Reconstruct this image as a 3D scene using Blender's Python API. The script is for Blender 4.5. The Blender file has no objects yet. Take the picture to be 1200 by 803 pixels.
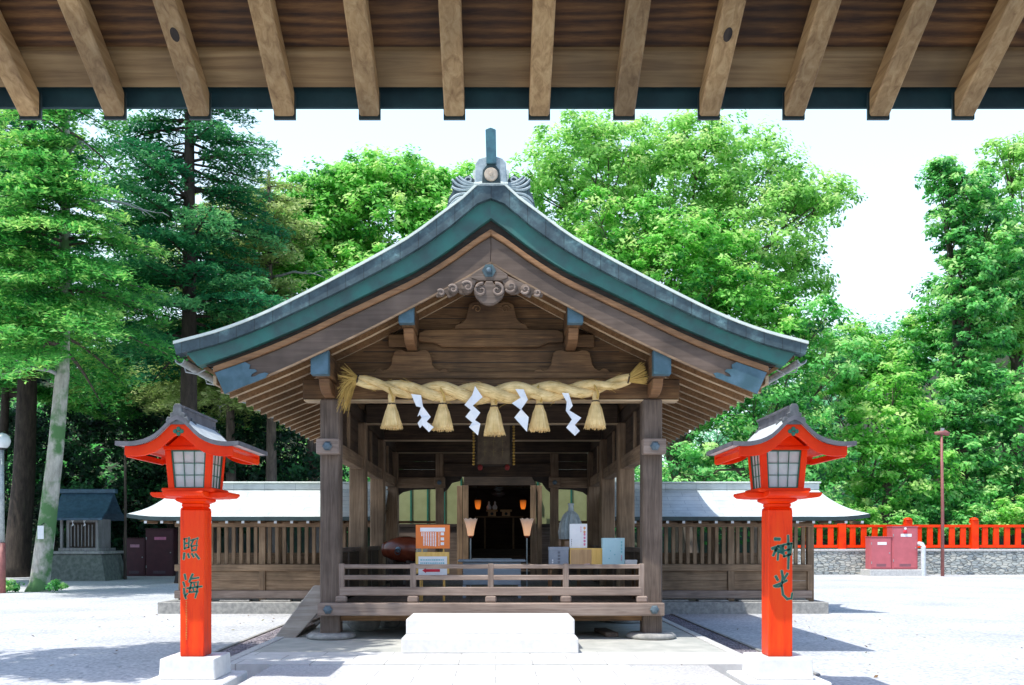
import bpy, bmesh, math, random
import numpy as np
from mathutils import Vector, Matrix
random.seed(7)
RNG = np.random.default_rng(11)
PI = math.pi
sc = bpy.context.scene
COL = sc.collection

# ------------------------------------------------------------------ survey: photo measurements -> metres
F, VX, VY, EYE = 1050.0, 581.0, 634.0, 1.55
def at(px, py, Y):
    return ((px - VX) * Y / F, EYE + (VY - py) * Y / F)
def zat(py, Y): return EYE + (VY - py) * Y / F
def xat(px, Y): return (px - VX) * Y / F

# ------------------------------------------------------------------ materials
def new_mat(name):
    m = bpy.data.materials.new(name); m.use_nodes = True
    nt = m.node_tree
    return m, nt, nt.nodes['Principled BSDF']
def N(nt, t, **kw):
    n = nt.nodes.new(t)
    for k, v in kw.items(): setattr(n, k, v)
    return n
def L(nt, a, b): nt.links.new(a, b)
def ramp(nt, stops):
    r = N(nt, 'ShaderNodeValToRGB'); e = r.color_ramp.elements
    while len(e) < len(stops): e.new(0.5)
    for i, (p, c) in enumerate(stops):
        e[i].position = p; e[i].color = (*c, 1)
    return r
def coords(nt, scale, rnd=True):
    tc = N(nt, 'ShaderNodeTexCoord'); out = tc.outputs['Object']
    if rnd:
        oi = N(nt, 'ShaderNodeObjectInfo'); mu = N(nt, 'ShaderNodeMath', operation='MULTIPLY'); mu.inputs[1].default_value = 37.0
        L(nt, oi.outputs['Random'], mu.inputs[0])
        ad = N(nt, 'ShaderNodeVectorMath', operation='ADD'); L(nt, out, ad.inputs[0]); L(nt, mu.outputs[0], ad.inputs[1]); out = ad.outputs[0]
    mp = N(nt, 'ShaderNodeMapping'); mp.inputs['Scale'].default_value = scale
    L(nt, out, mp.inputs['Vector'])
    return mp.outputs[0], out
def noise(nt, vec, scale, detail=4, rough=.6, dist=0.0):
    n = N(nt, 'ShaderNodeTexNoise'); n.inputs['Scale'].default_value = scale; n.inputs['Detail'].default_value = detail
    n.inputs['Roughness'].default_value = rough; n.inputs['Distortion'].default_value = dist
    L(nt, vec, n.inputs['Vector']); return n.outputs['Fac']
def bump(nt, bs, h, strength, dist=.01):
    b = N(nt, 'ShaderNodeBump'); b.inputs['Strength'].default_value = strength; b.inputs['Distance'].default_value = dist
    L(nt, h, b.inputs['Height']); L(nt, b.outputs[0], bs.inputs['Normal'])
def mixc(nt, fac, a, b, mode='MIX'):
    m = N(nt, 'ShaderNodeMix', data_type='RGBA', blend_type=mode)
    for s, v in ((m.inputs[0], fac), (m.inputs[6], a), (m.inputs[7], b)):
        if isinstance(v, (int, float)): s.default_value = v
        elif isinstance(v, tuple): s.default_value = (*v, 1)
        else: L(nt, v, s)
    return m.outputs[2]

def wood(name, dark, mid, light, axis, grain=9.0, rough=.75, stain=.5):
    m, nt, bs = new_mat(name)
    s = [1.0, 1.0, 1.0]; s['XYZ'.index(axis)] = .05
    v, raw = coords(nt, tuple(s))
    g = noise(nt, v, grain * 3, 6, .65, .8)
    r = ramp(nt, [(.28, dark), (.5, mid), (.72, light)]); L(nt, g, r.inputs[0])
    big = noise(nt, raw, 1.3, 3)
    rb = ramp(nt, [(.35, (1 - stain,) * 3), (.62, (1.12,) * 3)]); L(nt, big, rb.inputs[0])
    c = mixc(nt, 1.0, r.outputs[0], rb.outputs[0], 'MULTIPLY')
    L(nt, c, bs.inputs['Base Color']); bs.inputs['Roughness'].default_value = rough
    bump(nt, bs, g, .35, .006)
    return m
def paint(name, col, col2=None, scale=6.0, rough=.45, bstr=.1, metal=0.0, stops=(.38, .66), detail=5):
    m, nt, bs = new_mat(name)
    v, raw = coords(nt, (1, 1, 1))
    n = noise(nt, v, scale, detail)
    col2 = col2 or tuple(c * .8 for c in col)
    r = ramp(nt, [(stops[0], col2), (stops[1], col)]); L(nt, n, r.inputs[0]); L(nt, r.outputs[0], bs.inputs['Base Color'])
    bs.inputs['Roughness'].default_value = rough; bs.inputs['Metallic'].default_value = metal
    if bstr: bump(nt, bs, noise(nt, v, scale * 6, 3), bstr, .004)
    return m
def glow(name, col, strength, base=(.8, .75, .65)):
    m, nt, bs = new_mat(name)
    tc = N(nt, 'ShaderNodeTexCoord'); sp = N(nt, 'ShaderNodeSeparateXYZ'); L(nt, tc.outputs['Generated'], sp.inputs[0])
    r = ramp(nt, [(0.0, col), (.45, tuple(c * .8 for c in col)), (1.0, tuple(c * .12 for c in col))]); L(nt, sp.outputs[2], r.inputs[0])
    bs.inputs['Base Color'].default_value = (*base, 1); L(nt, r.outputs[0], bs.inputs['Emission Color']); bs.inputs['Emission Strength'].default_value = strength
    return m

W = {}
for ax in 'XYZ':
    W['hall' + ax] = wood('weathered_cedar_' + ax, (.062, .028, .009), (.155, .078, .029), (.255, .14, .058), ax)
    W['grey' + ax] = wood('grey_timber_' + ax, (.075, .052, .038), (.145, .105, .08), (.225, .17, .135), ax, 8, .8, .3)
    W['fence' + ax] = wood('corridor_timber_' + ax, (.15, .092, .052), (.26, .17, .10), (.37, .255, .16), ax, 8, .8, .35)
    W['rail' + ax] = wood('rail_timber_' + ax, (.17, .12, .095), (.28, .21, .17), (.38, .30, .25), ax, 9, .75, .25)
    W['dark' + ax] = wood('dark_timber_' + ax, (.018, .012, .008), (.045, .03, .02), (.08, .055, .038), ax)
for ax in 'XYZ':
    W['inner' + ax] = wood('shaded_interior_timber_' + ax, (.030, .016, .008), (.070, .040, .021), (.115, .070, .038), ax)  # darker copy of the hall timber, interior shade put into the colour
W['soffit'] = wood('eave_board_wood', (.14, .066, .022), (.23, .118, .045), (.31, .175, .075), 'Y', 9, .7, .35)
W['rafter'] = wood('eave_rafter_wood', (.46, .32, .18), (.60, .44, .27), (.70, .54, .36), 'X', 9, .7, .3)
W['barge'] = wood('bargeboard_timber', (.105, .070, .050), (.135, .094, .070), (.175, .125, .095), 'X', 5, .75, .35)
W['pale_plank'] = wood('bleached_plank', (.32, .26, .21), (.44, .38, .32), (.54, .48, .42), 'X', 7, .8, .3)
W['warm'] = wood('warm_cedar_moulding', (.16, .075, .03), (.26, .13, .055), (.34, .18, .08), 'X', 9, .7, .3)
W['gate_pale'] = wood('pale_cypress', (.27, .140, .050), (.50, .30, .125), (.66, .44, .215), 'Y', 10, .6, .5)
W['gate_paleX'] = wood('pale_cypress_board', (.18, .092, .032), (.33, .20, .080), (.44, .285, .125), 'X', 7, .65, .5)
def gate_boards():
    m, nt, bs = new_mat('gate_ceiling_boards')
    v, raw = coords(nt, (.10, 1, 1), True)
    wv = N(nt, 'ShaderNodeTexWave', wave_type='BANDS', bands_direction='Y'); wv.inputs['Scale'].default_value = 7; wv.inputs['Distortion'].default_value = 9
    wv.inputs['Detail'].default_value = 3; wv.inputs['Detail Scale'].default_value = .9; L(nt, v, wv.inputs['Vector'])
    g = noise(nt, v, 75, 6, .7, .4)
    r = ramp(nt, [(.2, (.018, .006, .001)), (.5, (.105, .040, .008)), (.85, (.26, .120, .034))])
    mx = N(nt, 'ShaderNodeMath', operation='MULTIPLY_ADD'); mx.inputs[1].default_value = .30
    L(nt, wv.outputs['Fac'], mx.inputs[0]); 
    sc_ = N(nt, 'ShaderNodeMath', operation='MULTIPLY'); sc_.inputs[1].default_value = .72; L(nt, g, sc_.inputs[0]); L(nt, sc_.outputs[0], mx.inputs[2])
    L(nt, mx.outputs[0], r.inputs[0])
    big = noise(nt, raw, 1.4, 3); rb = ramp(nt, [(.32, (.4,) * 3), (.68, (1.45,) * 3)]); L(nt, big, rb.inputs[0])
    L(nt, mixc(nt, 1.0, r.outputs[0], rb.outputs[0], 'MULTIPLY'), bs.inputs['Base Color']); bs.inputs['Roughness'].default_value = .7
    bump(nt, bs, g, .3, .006)
    return m
W['gate_dark'] = gate_boards()

M = {}
def verge_copper():
    m, nt, bs = new_mat('weathered_copper_edge')
    tc = N(nt, 'ShaderNodeTexCoord'); sp = N(nt, 'ShaderNodeSeparateXYZ'); L(nt, tc.outputs['Object'], sp.inputs[0])
    fr = N(nt, 'ShaderNodeMath', operation='FRACT'); mu = N(nt, 'ShaderNodeMath', operation='MULTIPLY'); mu.inputs[1].default_value = 3.9
    L(nt, sp.outputs[0], mu.inputs[0]); L(nt, mu.outputs[0], fr.inputs[0])
    sm = ramp(nt, [(.0, (.45,) * 3), (.035, (.45,) * 3), (.05, (1,) * 3)]); L(nt, fr.outputs[0], sm.inputs[0])
    n = noise(nt, tc.outputs['Object'], 3.2, 6, .7); r = ramp(nt, [(.34, (.025, .044, .055)), (.52, (.055, .092, .105)), (.64, (.10, .18, .19)), (.74, (.26, .42, .42))]); L(nt, n, r.inputs[0])
    L(nt, mixc(nt, 1.0, r.outputs[0], sm.outputs[0], 'MULTIPLY'), bs.inputs['Base Color']); bs.inputs['Roughness'].default_value = .5
    bump(nt, bs, sm.outputs[0], .3, .01); return m
M['copper_blue'] = verge_copper()
M['copper_teal'] = paint('verdigris_copper', (.034, .16, .135), (.04, .095, .09), 3.0, .6, .15, stops=(.35, .65))
M['copper_cap'] = paint('pale_copper_cap', (.085, .165, .22), (.04, .10, .125), 4, .5, .1)
M['copper_roof'] = paint('pale_copper_roofing', (.74, .80, .72), (.64, .70, .64), 3, .45, .1)
M['copper_eave'] = paint('teal_copper_eave_strip', (.035, .10, .11), (.018, .05, .06), 3, .5, .1)
M['copper_dark'] = paint('dark_copper_eave', (.03, .06, .06), (.018, .035, .038), 5, .5, .1)
M['copper_orn'] = paint('ornament_copper', (.42, .50, .52), (.25, .32, .35), 12, .5, .1)
M['copper_fin'] = paint('finial_copper', (.05, .16, .19), (.035, .10, .13), 10, .45, .1)
def corridor_roof():
    m, nt, bs = new_mat('corridor_copper_sheets')
    tc = N(nt, 'ShaderNodeTexCoord')
    br = N(nt, 'ShaderNodeTexBrick'); br.inputs['Scale'].default_value = 1.0; br.inputs['Brick Width'].default_value = .75; br.inputs['Row Height'].default_value = .16
    br.inputs['Mortar Size'].default_value = .006; br.inputs['Color1'].default_value = (.66, .71, .68, 1); br.inputs['Color2'].default_value = (.58, .64, .63, 1); br.inputs['Mortar'].default_value = (.36, .42, .43, 1)
    sp = N(nt, 'ShaderNodeSeparateXYZ'); cb = N(nt, 'ShaderNodeCombineXYZ'); L(nt, tc.outputs['Object'], sp.inputs[0])
    L(nt, sp.outputs[0], cb.inputs[0]); L(nt, sp.outputs[1], cb.inputs[1]); L(nt, cb.outputs[0], br.inputs['Vector'])
    n = noise(nt, tc.outputs['Object'], 2.2, 5)
    rb = ramp(nt, [(.3, (.75,) * 3), (.7, (1.1,) * 3)]); L(nt, n, rb.inputs[0])
    L(nt, mixc(nt, 1.0, br.outputs['Color'], rb.outputs[0], 'MULTIPLY'), bs.inputs['Base Color']); bs.inputs['Roughness'].default_value = .42
    bump(nt, bs, br.outputs['Fac'], -.4, .01)
    return m
M['corridor_roof'] = corridor_roof()
M['metal'] = paint('grey_sheet_metal', (.45, .48, .48), (.3, .33, .34), 10, .4, .05, .3)
M['red'] = paint('vermilion_lacquer', (.93, .055, .001), (.76, .026, .001), 2.2, .42, .06, stops=(.3, .62))
M['red'].node_tree.nodes['Principled BSDF'].inputs['Specular IOR Level'].default_value = .22
def post_paint():
    m, nt, bs = new_mat('weathered_vermilion_post')
    v, raw = coords(nt, (1, 1, .12)); a = noise(nt, v, 9, 5, .7); b = noise(nt, raw, 30, 4, .7)
    r = ramp(nt, [(.30, (.62, .020, .002)), (.48, (.92, .050, .001)), (.70, (.95, .080, .003))]); L(nt, a, r.inputs[0])
    chip = ramp(nt, [(.72, (0, 0, 0)), (.76, (1, 1, 1))]); L(nt, b, chip.inputs[0])
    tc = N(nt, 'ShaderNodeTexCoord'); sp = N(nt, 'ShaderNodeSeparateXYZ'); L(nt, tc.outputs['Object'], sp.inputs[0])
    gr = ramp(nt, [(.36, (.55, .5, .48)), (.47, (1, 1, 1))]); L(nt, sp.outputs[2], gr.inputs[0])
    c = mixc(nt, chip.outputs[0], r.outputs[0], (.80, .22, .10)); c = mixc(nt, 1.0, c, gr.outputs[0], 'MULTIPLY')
    L(nt, c, bs.inputs['Base Color']); bs.inputs['Specular IOR Level'].default_value = .3
    rr = ramp(nt, [(.3, (.30,) * 3), (.7, (.6,) * 3)]); L(nt, a, rr.inputs[0]); L(nt, rr.outputs[0], bs.inputs['Roughness'])
    bump(nt, bs, a, .08, .004); return m
M['red_post'] = post_paint()
M['green'] = paint('green_lattice_paint', (.02, .17, .11), None, 20, .5, .05)
M['ink_green'] = paint('green_character_paint', (.015, .14, .10), None, 30, .5, .0)
M['ink_edge'] = paint('pale_character_edge', (.62, .42, .22), None, 30, .5, .0)
M['paper'] = paint('frosted_lantern_pane', (.62, .71, .69), (.52, .61, .60), 9, .35, .02)
M['white_paper'] = paint('white_paper', (.86, .87, .88), (.80, .82, .84), 10, .8, .0)
M['granite'] = paint('pale_granite', (.77, .765, .745), (.68, .68, .665), 14, .8, .3, stops=(.3, .6))
M['foundation'] = paint('foundation_stone', (.42, .41, .38), (.25, .25, .24), 9, .85, .6)
M['concrete'] = paint('platform_concrete', (.50, .50, .46), (.38, .39, .36), 3, .85, .25)
M['kerb'] = paint('kerb_stone', (.62, .62, .60), (.46, .46, .45), 14, .85, .3)
M['gold'] = paint('gilt_metal', (.75, .50, .13), (.5, .3, .06), 12, .35, .1, .7)
M['gilt_disc'] = paint('aged_gilt_disc', (.60, .50, .38), (.42, .34, .26), 14, .45, .2, .2)
M['black'] = paint('black_metal', (.02, .02, .022), None, 10, .5, .0)
M['plaque'] = paint('plaque_wood', (.17, .125, .075), (.10, .07, .045), 8, .6, .1)
M['boss'] = paint('blue_metal_boss', (.16, .22, .26), (.09, .13, .16), 12, .4, .1, .4)
M['grey_table'] = paint('grey_painted_table', (.30, .35, .40), (.24, .29, .34), 5, .5, .05)
M['orange'] = paint('orange_board', (.85, .22, .04), (.80, .20, .035), 8, .6, .0)
M['yellow_wood'] = wood('yellow_pine', (.62, .36, .08), (.74, .46, .12), (.82, .55, .18), 'Z', 6, .55, .1)
M['box_wood'] = wood('paulownia_box_wood', (.46, .26, .12), (.56, .34, .16), (.64, .41, .21), 'Z', 6, .6, .15)
M['blue_card'] = paint('pale_blue_card', (.48, .72, .78), (.44, .68, .75), 8, .6, .0)
M['grey_card'] = paint('grey_box_card', (.30, .33, .38), (.26, .29, .34), 8, .6, .0)
M['pink'] = paint('pink_print', (.80, .05, .25), None, 8, .6, .0)
M['arrow_red'] = paint('red_arrow_print', (.72, .02, .05), None, 8, .6, .0)
M['orange_print'] = paint('orange_print', (.85, .32, .04), None, 8, .6, .0)
M['cyan_print'] = paint('cyan_print', (.15, .55, .62), None, 8, .6, .0)
M['grey_print'] = paint('grey_print', (.12, .12, .15), None, 8, .6, .0)
M['drum_body'] = paint('lacquered_drum_wood', (.20, .045, .02), (.12, .025, .012), 5, .25, .05)
M['drum_skin'] = paint('drum_hide', (.72, .66, .52), (.6, .53, .4), 6, .6, .1)
M['cream'] = paint('cream_screen', (.36, .39, .19), (.30, .33, .15), 4, .7, .05)
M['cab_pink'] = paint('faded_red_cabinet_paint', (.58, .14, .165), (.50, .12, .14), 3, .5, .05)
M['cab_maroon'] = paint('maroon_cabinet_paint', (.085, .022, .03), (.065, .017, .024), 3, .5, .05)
M['pole_red'] = paint('rusty_red_pole_paint', (.34, .12, .11), (.25, .09, .08), 7, .55, .05)
M['white_pipe'] = paint('white_pipe_plastic', (.72, .78, .80), None, 7, .4, .0)
M['globe'] = paint('white_globe_glass', (.85, .88, .90), None, 3, .25, .0)
M['vase'] = paint('wrapped_bottle_film', (.52, .58, .58), (.36, .42, .44), 12, .25, .2)
M['shrine_stone'] = paint('mossy_plinth_stone', (.20, .22, .19), (.11, .13, .11), 6, .85, .5)
M['shrine_roof'] = paint('slate_blue_roof', (.06, .13, .19), (.035, .08, .12), 6, .5, .1)
M['shrine_wood'] = wood('small_shrine_wood', (.17, .16, .15), (.27, .26, .25), (.36, .35, .34), 'Z', 8, .8, .2)
M['lamp_shade'] = glow('lit_paper_shade', (1.0, .42, .10), .6, (.75, .72, .66))
M['lamp_orange'] = glow('lit_orange_shade', (1.0, .22, .02), .8, (.6, .3, .1))
M['mirror'] = paint('polished_mirror', (.35, .38, .40), None, 5, .15, .0, .6)

def straw(name, cols):
    m, nt, bs = new_mat(name)
    uv = N(nt, 'ShaderNodeUVMap'); mp = N(nt, 'ShaderNodeMapping'); mp.inputs['Scale'].default_value = (60, 2.5, 1); L(nt, uv.outputs[0], mp.inputs['Vector'])
    g = noise(nt, mp.outputs[0], 1.0, 5, .7)
    tc = N(nt, 'ShaderNodeTexCoord'); b = noise(nt, tc.outputs['Object'], 5, 3)
    r = ramp(nt, [(.3, cols[0]), (.52, cols[1]), (.72, cols[2])]); L(nt, g, r.inputs[0])
    rb = ramp(nt, [(.35, (.8, .76, .68)), (.62, (1.05,) * 3)]); L(nt, b, rb.inputs[0])
    L(nt, mixc(nt, 1.0, r.outputs[0], rb.outputs[0], 'MULTIPLY'), bs.inputs['Base Color']); bs.inputs['Roughness'].default_value = .8
    bump(nt, bs, g, .6, .01)
    return m
M['straw'] = straw('rice_straw', ((.56, .37, .13), (.86, .64, .30), (.97, .82, .50)))
M['straw_dry'] = straw('dry_straw', ((.40, .24, .05), (.58, .39, .11), (.72, .53, .20)))

def gravel(name, base, dark, warm, scale, bstr):
    m, nt, bs = new_mat(name)
    tc = N(nt, 'ShaderNodeTexCoord'); o = tc.outputs['Object']
    vo = N(nt, 'ShaderNodeTexVoronoi'); vo.inputs['Scale'].default_value = scale; L(nt, o, vo.inputs['Vector'])
    wn = N(nt, 'ShaderNodeTexWhiteNoise', noise_dimensions='3D'); L(nt, vo.outputs['Position'], wn.inputs['Vector'])
    r = ramp(nt, [(0, dark), (.35, base), (.8, warm)]); L(nt, wn.outputs['Value'], r.inputs[0])
    e = ramp(nt, [(.0, (1.05,) * 3), (.7, (.62,) * 3)]); L(nt, vo.outputs['Distance'], e.inputs[0])
    big = noise(nt, o, .35, 5); rb = ramp(nt, [(.3, (.78,) * 3), (.7, (1.12,) * 3)]); L(nt, big, rb.inputs[0])
    c = mixc(nt, .5, r.outputs[0], e.outputs[0], 'MULTIPLY'); c = mixc(nt, 1.0, c, rb.outputs[0], 'MULTIPLY')
    L(nt, c, bs.inputs['Base Color']); bs.inputs['Roughness'].default_value = .95
    bump(nt, bs, vo.outputs['Distance'], -bstr, .02)
    return m
M['court'] = gravel('pale_court_gravel', (.55, .57, .59), (.40, .42, .445), (.65, .66, .67), 24, .5)
M['drain_gravel'] = gravel('purple_grey_stones', (.27, .24, .27), (.13, .12, .14), (.42, .38, .40), 16, .9)
def paving():
    m, nt, bs = new_mat('granite_paving')
    tc = N(nt, 'ShaderNodeTexCoord'); br = N(nt, 'ShaderNodeTexBrick'); br.inputs['Scale'].default_value = 1
    br.inputs['Brick Width'].default_value = .9; br.inputs['Row Height'].default_value = .45; br.inputs['Mortar Size'].default_value = .008
    br.inputs['Color1'].default_value = (.68, .68, .66, 1); br.inputs['Color2'].default_value = (.60, .60, .585, 1); br.inputs['Mortar'].default_value = (.36, .36, .34, 1)
    L(nt, tc.outputs['Object'], br.inputs['Vector'])
    n = noise(nt, tc.outputs['Object'], 9, 6); rb = ramp(nt, [(.3, (.86,) * 3), (.7, (1.05,) * 3)]); L(nt, n, rb.inputs[0])
    L(nt, mixc(nt, 1.0, br.outputs['Color'], rb.outputs[0], 'MULTIPLY'), bs.inputs['Base Color']); bs.inputs['Roughness'].default_value = .85
    return m
M['paving'] = paving()
M['forecourt'] = gravel('packed_pale_gravel', (.60, .605, .60), (.46, .47, .475), (.66, .66, .65), 40, .3)
def masonry():
    m, nt, bs = new_mat('stacked_stone_masonry')
    tc = N(nt, 'ShaderNodeTexCoord'); mp = N(nt, 'ShaderNodeMapping'); mp.inputs['Scale'].default_value = (3.6, 1, 9.5); L(nt, tc.outputs['Object'], mp.inputs['Vector'])
    vo = N(nt, 'ShaderNodeTexVoronoi'); vo.inputs['Scale'].default_value = 1; vo.inputs['Randomness'].default_value = .8; L(nt, mp.outputs[0], vo.inputs['Vector'])
    vd = N(nt, 'ShaderNodeTexVoronoi', feature='DISTANCE_TO_EDGE'); vd.inputs['Scale'].default_value = 1; vd.inputs['Randomness'].default_value = .8; L(nt, mp.outputs[0], vd.inputs['Vector'])
    wn = N(nt, 'ShaderNodeTexWhiteNoise', noise_dimensions='3D'); L(nt, vo.outputs['Position'], wn.inputs['Vector'])
    r = ramp(nt, [(0, (.30, .34, .35)), (.5, (.48, .51, .48)), (1, (.62, .61, .54))]); L(nt, wn.outputs['Value'], r.inputs[0])
    e = ramp(nt, [(.0, (.28,) * 3), (.12, (1.0,) * 3)]); L(nt, vd.outputs['Distance'], e.inputs[0])
    L(nt, mixc(nt, 1.0, r.outputs[0], e.outputs[0], 'MULTIPLY'), bs.inputs['Base Color']); bs.inputs['Roughness'].default_value = .9
    bump(nt, bs, e.outputs[0], .8, .04)
    return m
M['masonry'] = masonry()
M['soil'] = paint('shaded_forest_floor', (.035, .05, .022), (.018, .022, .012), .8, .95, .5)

def leafmat(name, dark, mid, light, transl=.35, gloss=.35):
    m, nt, bs = new_mat(name)
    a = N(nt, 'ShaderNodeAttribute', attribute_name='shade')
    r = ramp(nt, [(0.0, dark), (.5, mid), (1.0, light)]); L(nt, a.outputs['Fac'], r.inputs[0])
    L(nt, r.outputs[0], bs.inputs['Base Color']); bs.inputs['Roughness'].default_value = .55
    bs.inputs['Specular IOR Level'].default_value = gloss
    tr = N(nt, 'ShaderNodeBsdfTranslucent'); L(nt, r.outputs[0], tr.inputs['Color'])
    mx = N(nt, 'ShaderNodeMixShader'); mx.inputs[0].default_value = transl
    out = nt.nodes['Material Output']
    L(nt, bs.outputs[0], mx.inputs[1]); L(nt, tr.outputs[0], mx.inputs[2]); L(nt, mx.outputs[0], out.inputs['Surface'])
    return m
LEAF = dict(
    camphor=leafmat('camphor_leaves', (.09, .30, .05), (.38, .78, .17), (.80, .95, .42), .5),
    bright=leafmat('broadleaf_bright', (.02, .20, .02), (.25, .74, .11), (.72, .93, .34), .5),
    mid=leafmat('broadleaf_mid', (.008, .12, .03), (.17, .66, .14), (.66, .93, .36), .5, .6),
    dark=leafmat('broadleaf_dark', (.004, .020, .010), (.012, .060, .024), (.05, .20, .06), .25, .4),
    fir=leafmat('fir_needles', (.006, .13, .03), (.12, .50, .085), (.58, .85, .22), .5),
    blue=leafmat('dark_fir_needles', (.008, .13, .06), (.04, .28, .09), (.22, .56, .18), .4),
    olive=leafmat('olive_needles', (.08, .15, .04), (.42, .58, .17), (.76, .84, .42), .45),
    hill=leafmat('distant_forest_leaves', (.05, .28, .16), (.18, .50, .24), (.34, .66, .30), .35),
)
def bark(name, a, b, moss=None):
    m, nt, bs = new_mat(name)
    v, raw = coords(nt, (1, 1, .25), False)
    g = noise(nt, v, 7, 6, .7); r = ramp(nt, [(.35, a), (.65, b)]); L(nt, g, r.inputs[0]); c = r.outputs[0]
    if moss:
        mm = noise(nt, raw, 1.1, 4); rm = ramp(nt, [(.44, (0, 0, 0)), (.56, (1, 1, 1))]); L(nt, mm, rm.inputs[0])
        c = mixc(nt, rm.outputs[0], c, moss)
    L(nt, c, bs.inputs['Base Color']); bs.inputs['Roughness'].default_value = .9; bump(nt, bs, g, .8, .05)
    return m
M['bark_pale'] = bark('pale_mossy_bark', (.32, .30, .26), (.60, .57, .50), (.10, .22, .08))
M['bark_grey'] = bark('grey_dead_wood', (.26, .26, .26), (.42, .42, .41))
M['bark_dark'] = bark('dark_bark', (.025, .018, .014), (.07, .052, .04))
M['bark_brown'] = bark('brown_bark', (.06, .045, .035), (.15, .115, .09))

# ------------------------------------------------------------------ mesh helpers
class MB:
    def __init__(s): s.v = []; s.f = []; s.uv = None
    def add(s, vs, fs):
        o = len(s.v); s.v += [tuple(p) for p in vs]; s.f += [tuple(i + o for i in f) for f in fs]; return s
    def box(s, x0, x1, y0, y1, z0, z1):
        return s.add([(x0, y0, z0), (x1, y0, z0), (x1, y1, z0), (x0, y1, z0), (x0, y0, z1), (x1, y0, z1), (x1, y1, z1), (x0, y1, z1)],
                     [(0, 3, 2, 1), (4, 5, 6, 7), (0, 1, 5, 4), (1, 2, 6, 5), (2, 3, 7, 6), (3, 0, 4, 7)])
    def frus(s, cx, cy, z0, z1, a0, b0, a1, b1):       # tapered box, half sizes
        vs = [(cx + i * a0, cy + j * b0, z0) for i, j in ((-1, -1), (1, -1), (1, 1), (-1, 1))] + [(cx + i * a1, cy + j * b1, z1) for i, j in ((-1, -1), (1, -1), (1, 1), (-1, 1))]
        return s.add(vs, [(0, 3, 2, 1), (4, 5, 6, 7), (0, 1, 5, 4), (1, 2, 6, 5), (2, 3, 7, 6), (3, 0, 4, 7)])
    def prism(s, pts, a0, a1, axis='Y'):               # outline in the plane across axis
        n = len(pts)
        def P(u, w, a): return {'Y': (u, a, w), 'X': (a, u, w), 'Z': (u, w, a)}[axis]
        vs = [P(u, w, a0) for u, w in pts] + [P(u, w, a1) for u, w in pts]
        fs = [tuple(range(n - 1, -1, -1)), tuple(range(n, 2 * n))] + [(i, (i + 1) % n, n + (i + 1) % n, n + i) for i in range(n)]
        return s.add(vs, fs)
    def strip(s, top, bot, y0, y1):                    # solid between two curves [(x,z)], same length
        n = len(top); vs = []
        for y in (y0, y1):
            vs += [(x, y, z) for x, z in top] + [(x, y, z) for x, z in bot]
        fs = []
        for i in range(n - 1):
            a, b, c, d = i, i + 1, n + i + 1, n + i
            fs += [(a, d, c, b), (2 * n + a, 2 * n + b, 2 * n + c, 2 * n + d), (a, b, 2 * n + b, 2 * n + a), (d, 2 * n + d, 2 * n + c, c)]
        fs += [(0, 2 * n, 3 * n, n), (n - 1, 2 * n - 1, 4 * n - 1, 3 * n - 1)]
        return s.add(vs, fs)
    def tube(s, path, rad, n=8, cap=True):
        path = [Vector(p) for p in path]; m = len(path)
        if isinstance(rad, (int, float)): rad = [rad] * m
        vs = []; up = Vector((0.13, .21, .97)); 
        for i, p in enumerate(path):
            t = (path[min(i + 1, m - 1)] - path[max(i - 1, 0)]).normalized()
            if abs(t.dot(up)) > .95: up = Vector((.97, .2, .1))
            a = t.cross(up).normalized(); b = t.cross(a)
            for k in range(n):
                q = 2 * PI * k / n; vs.append(p + (a * math.cos(q) + b * math.sin(q)) * rad[i])
        fs = [(i * n + k, i * n + (k + 1) % n, (i + 1) * n + (k + 1) % n, (i + 1) * n + k) for i in range(m - 1) for k in range(n)]
        if cap: fs += [tuple(range(n - 1, -1, -1)), tuple(range((m - 1) * n, m * n))]
        return s.add(vs, fs)
    def lathe(s, prof, cx=0, cy=0, cz=0, n=24, axis='Z'):   # prof [(r, h)]
        vs = []
        for r, h in prof:
            for k in range(n):
                q = 2 * PI * k / n; c, d = r * math.cos(q), r * math.sin(q)
                vs.append({'Z': (cx + c, cy + d, cz + h), 'X': (cx + h, cy + c, cz + d), 'Y': (cx + c, cy + h, cz + d)}[axis])
        m = len(prof)
        fs = [(i * n + k, i * n + (k + 1) % n, (i + 1) * n + (k + 1) % n, (i + 1) * n + k) for i in range(m - 1) for k in range(n)]
        fs += [tuple(range(n - 1, -1, -1)), tuple(range((m - 1) * n, m * n))]
        return s.add(vs, fs)
    def stroke(s, pts, w, y, th=.002):                 # brush stroke in XZ facing -Y
        pts = [Vector((p[0], p[1])) for p in pts]; m = len(pts); w = w if isinstance(w, list) else [w * (.8 + .35 * math.sin(PI * (i + .6) / m)) for i in range(m)]
        Lp, Rp = [], []
        for i, p in enumerate(pts):
            t = (pts[min(i + 1, m - 1)] - pts[max(i - 1, 0)]).normalized(); nn = Vector((-t.y, t.x))
            e = -t * w[i] * .35 if i == 0 else (t * w[i] * .35 if i == m - 1 else Vector((0, 0)))
            Lp.append(p + nn * w[i] / 2 + e); Rp.append(p - nn * w[i] / 2 + e)
        for i in range(m - 1):
            s.prism([Lp[i], Lp[i + 1], Rp[i + 1], Rp[i]], y - th, y)
        for i in range(m):
            s.prism([(pts[i].x + w[i] * .5 * math.cos(k * PI / 4), pts[i].y + w[i] * .5 * math.sin(k * PI / 4)) for k in range(8)], y - th - .0004, y)
        return s
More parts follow.
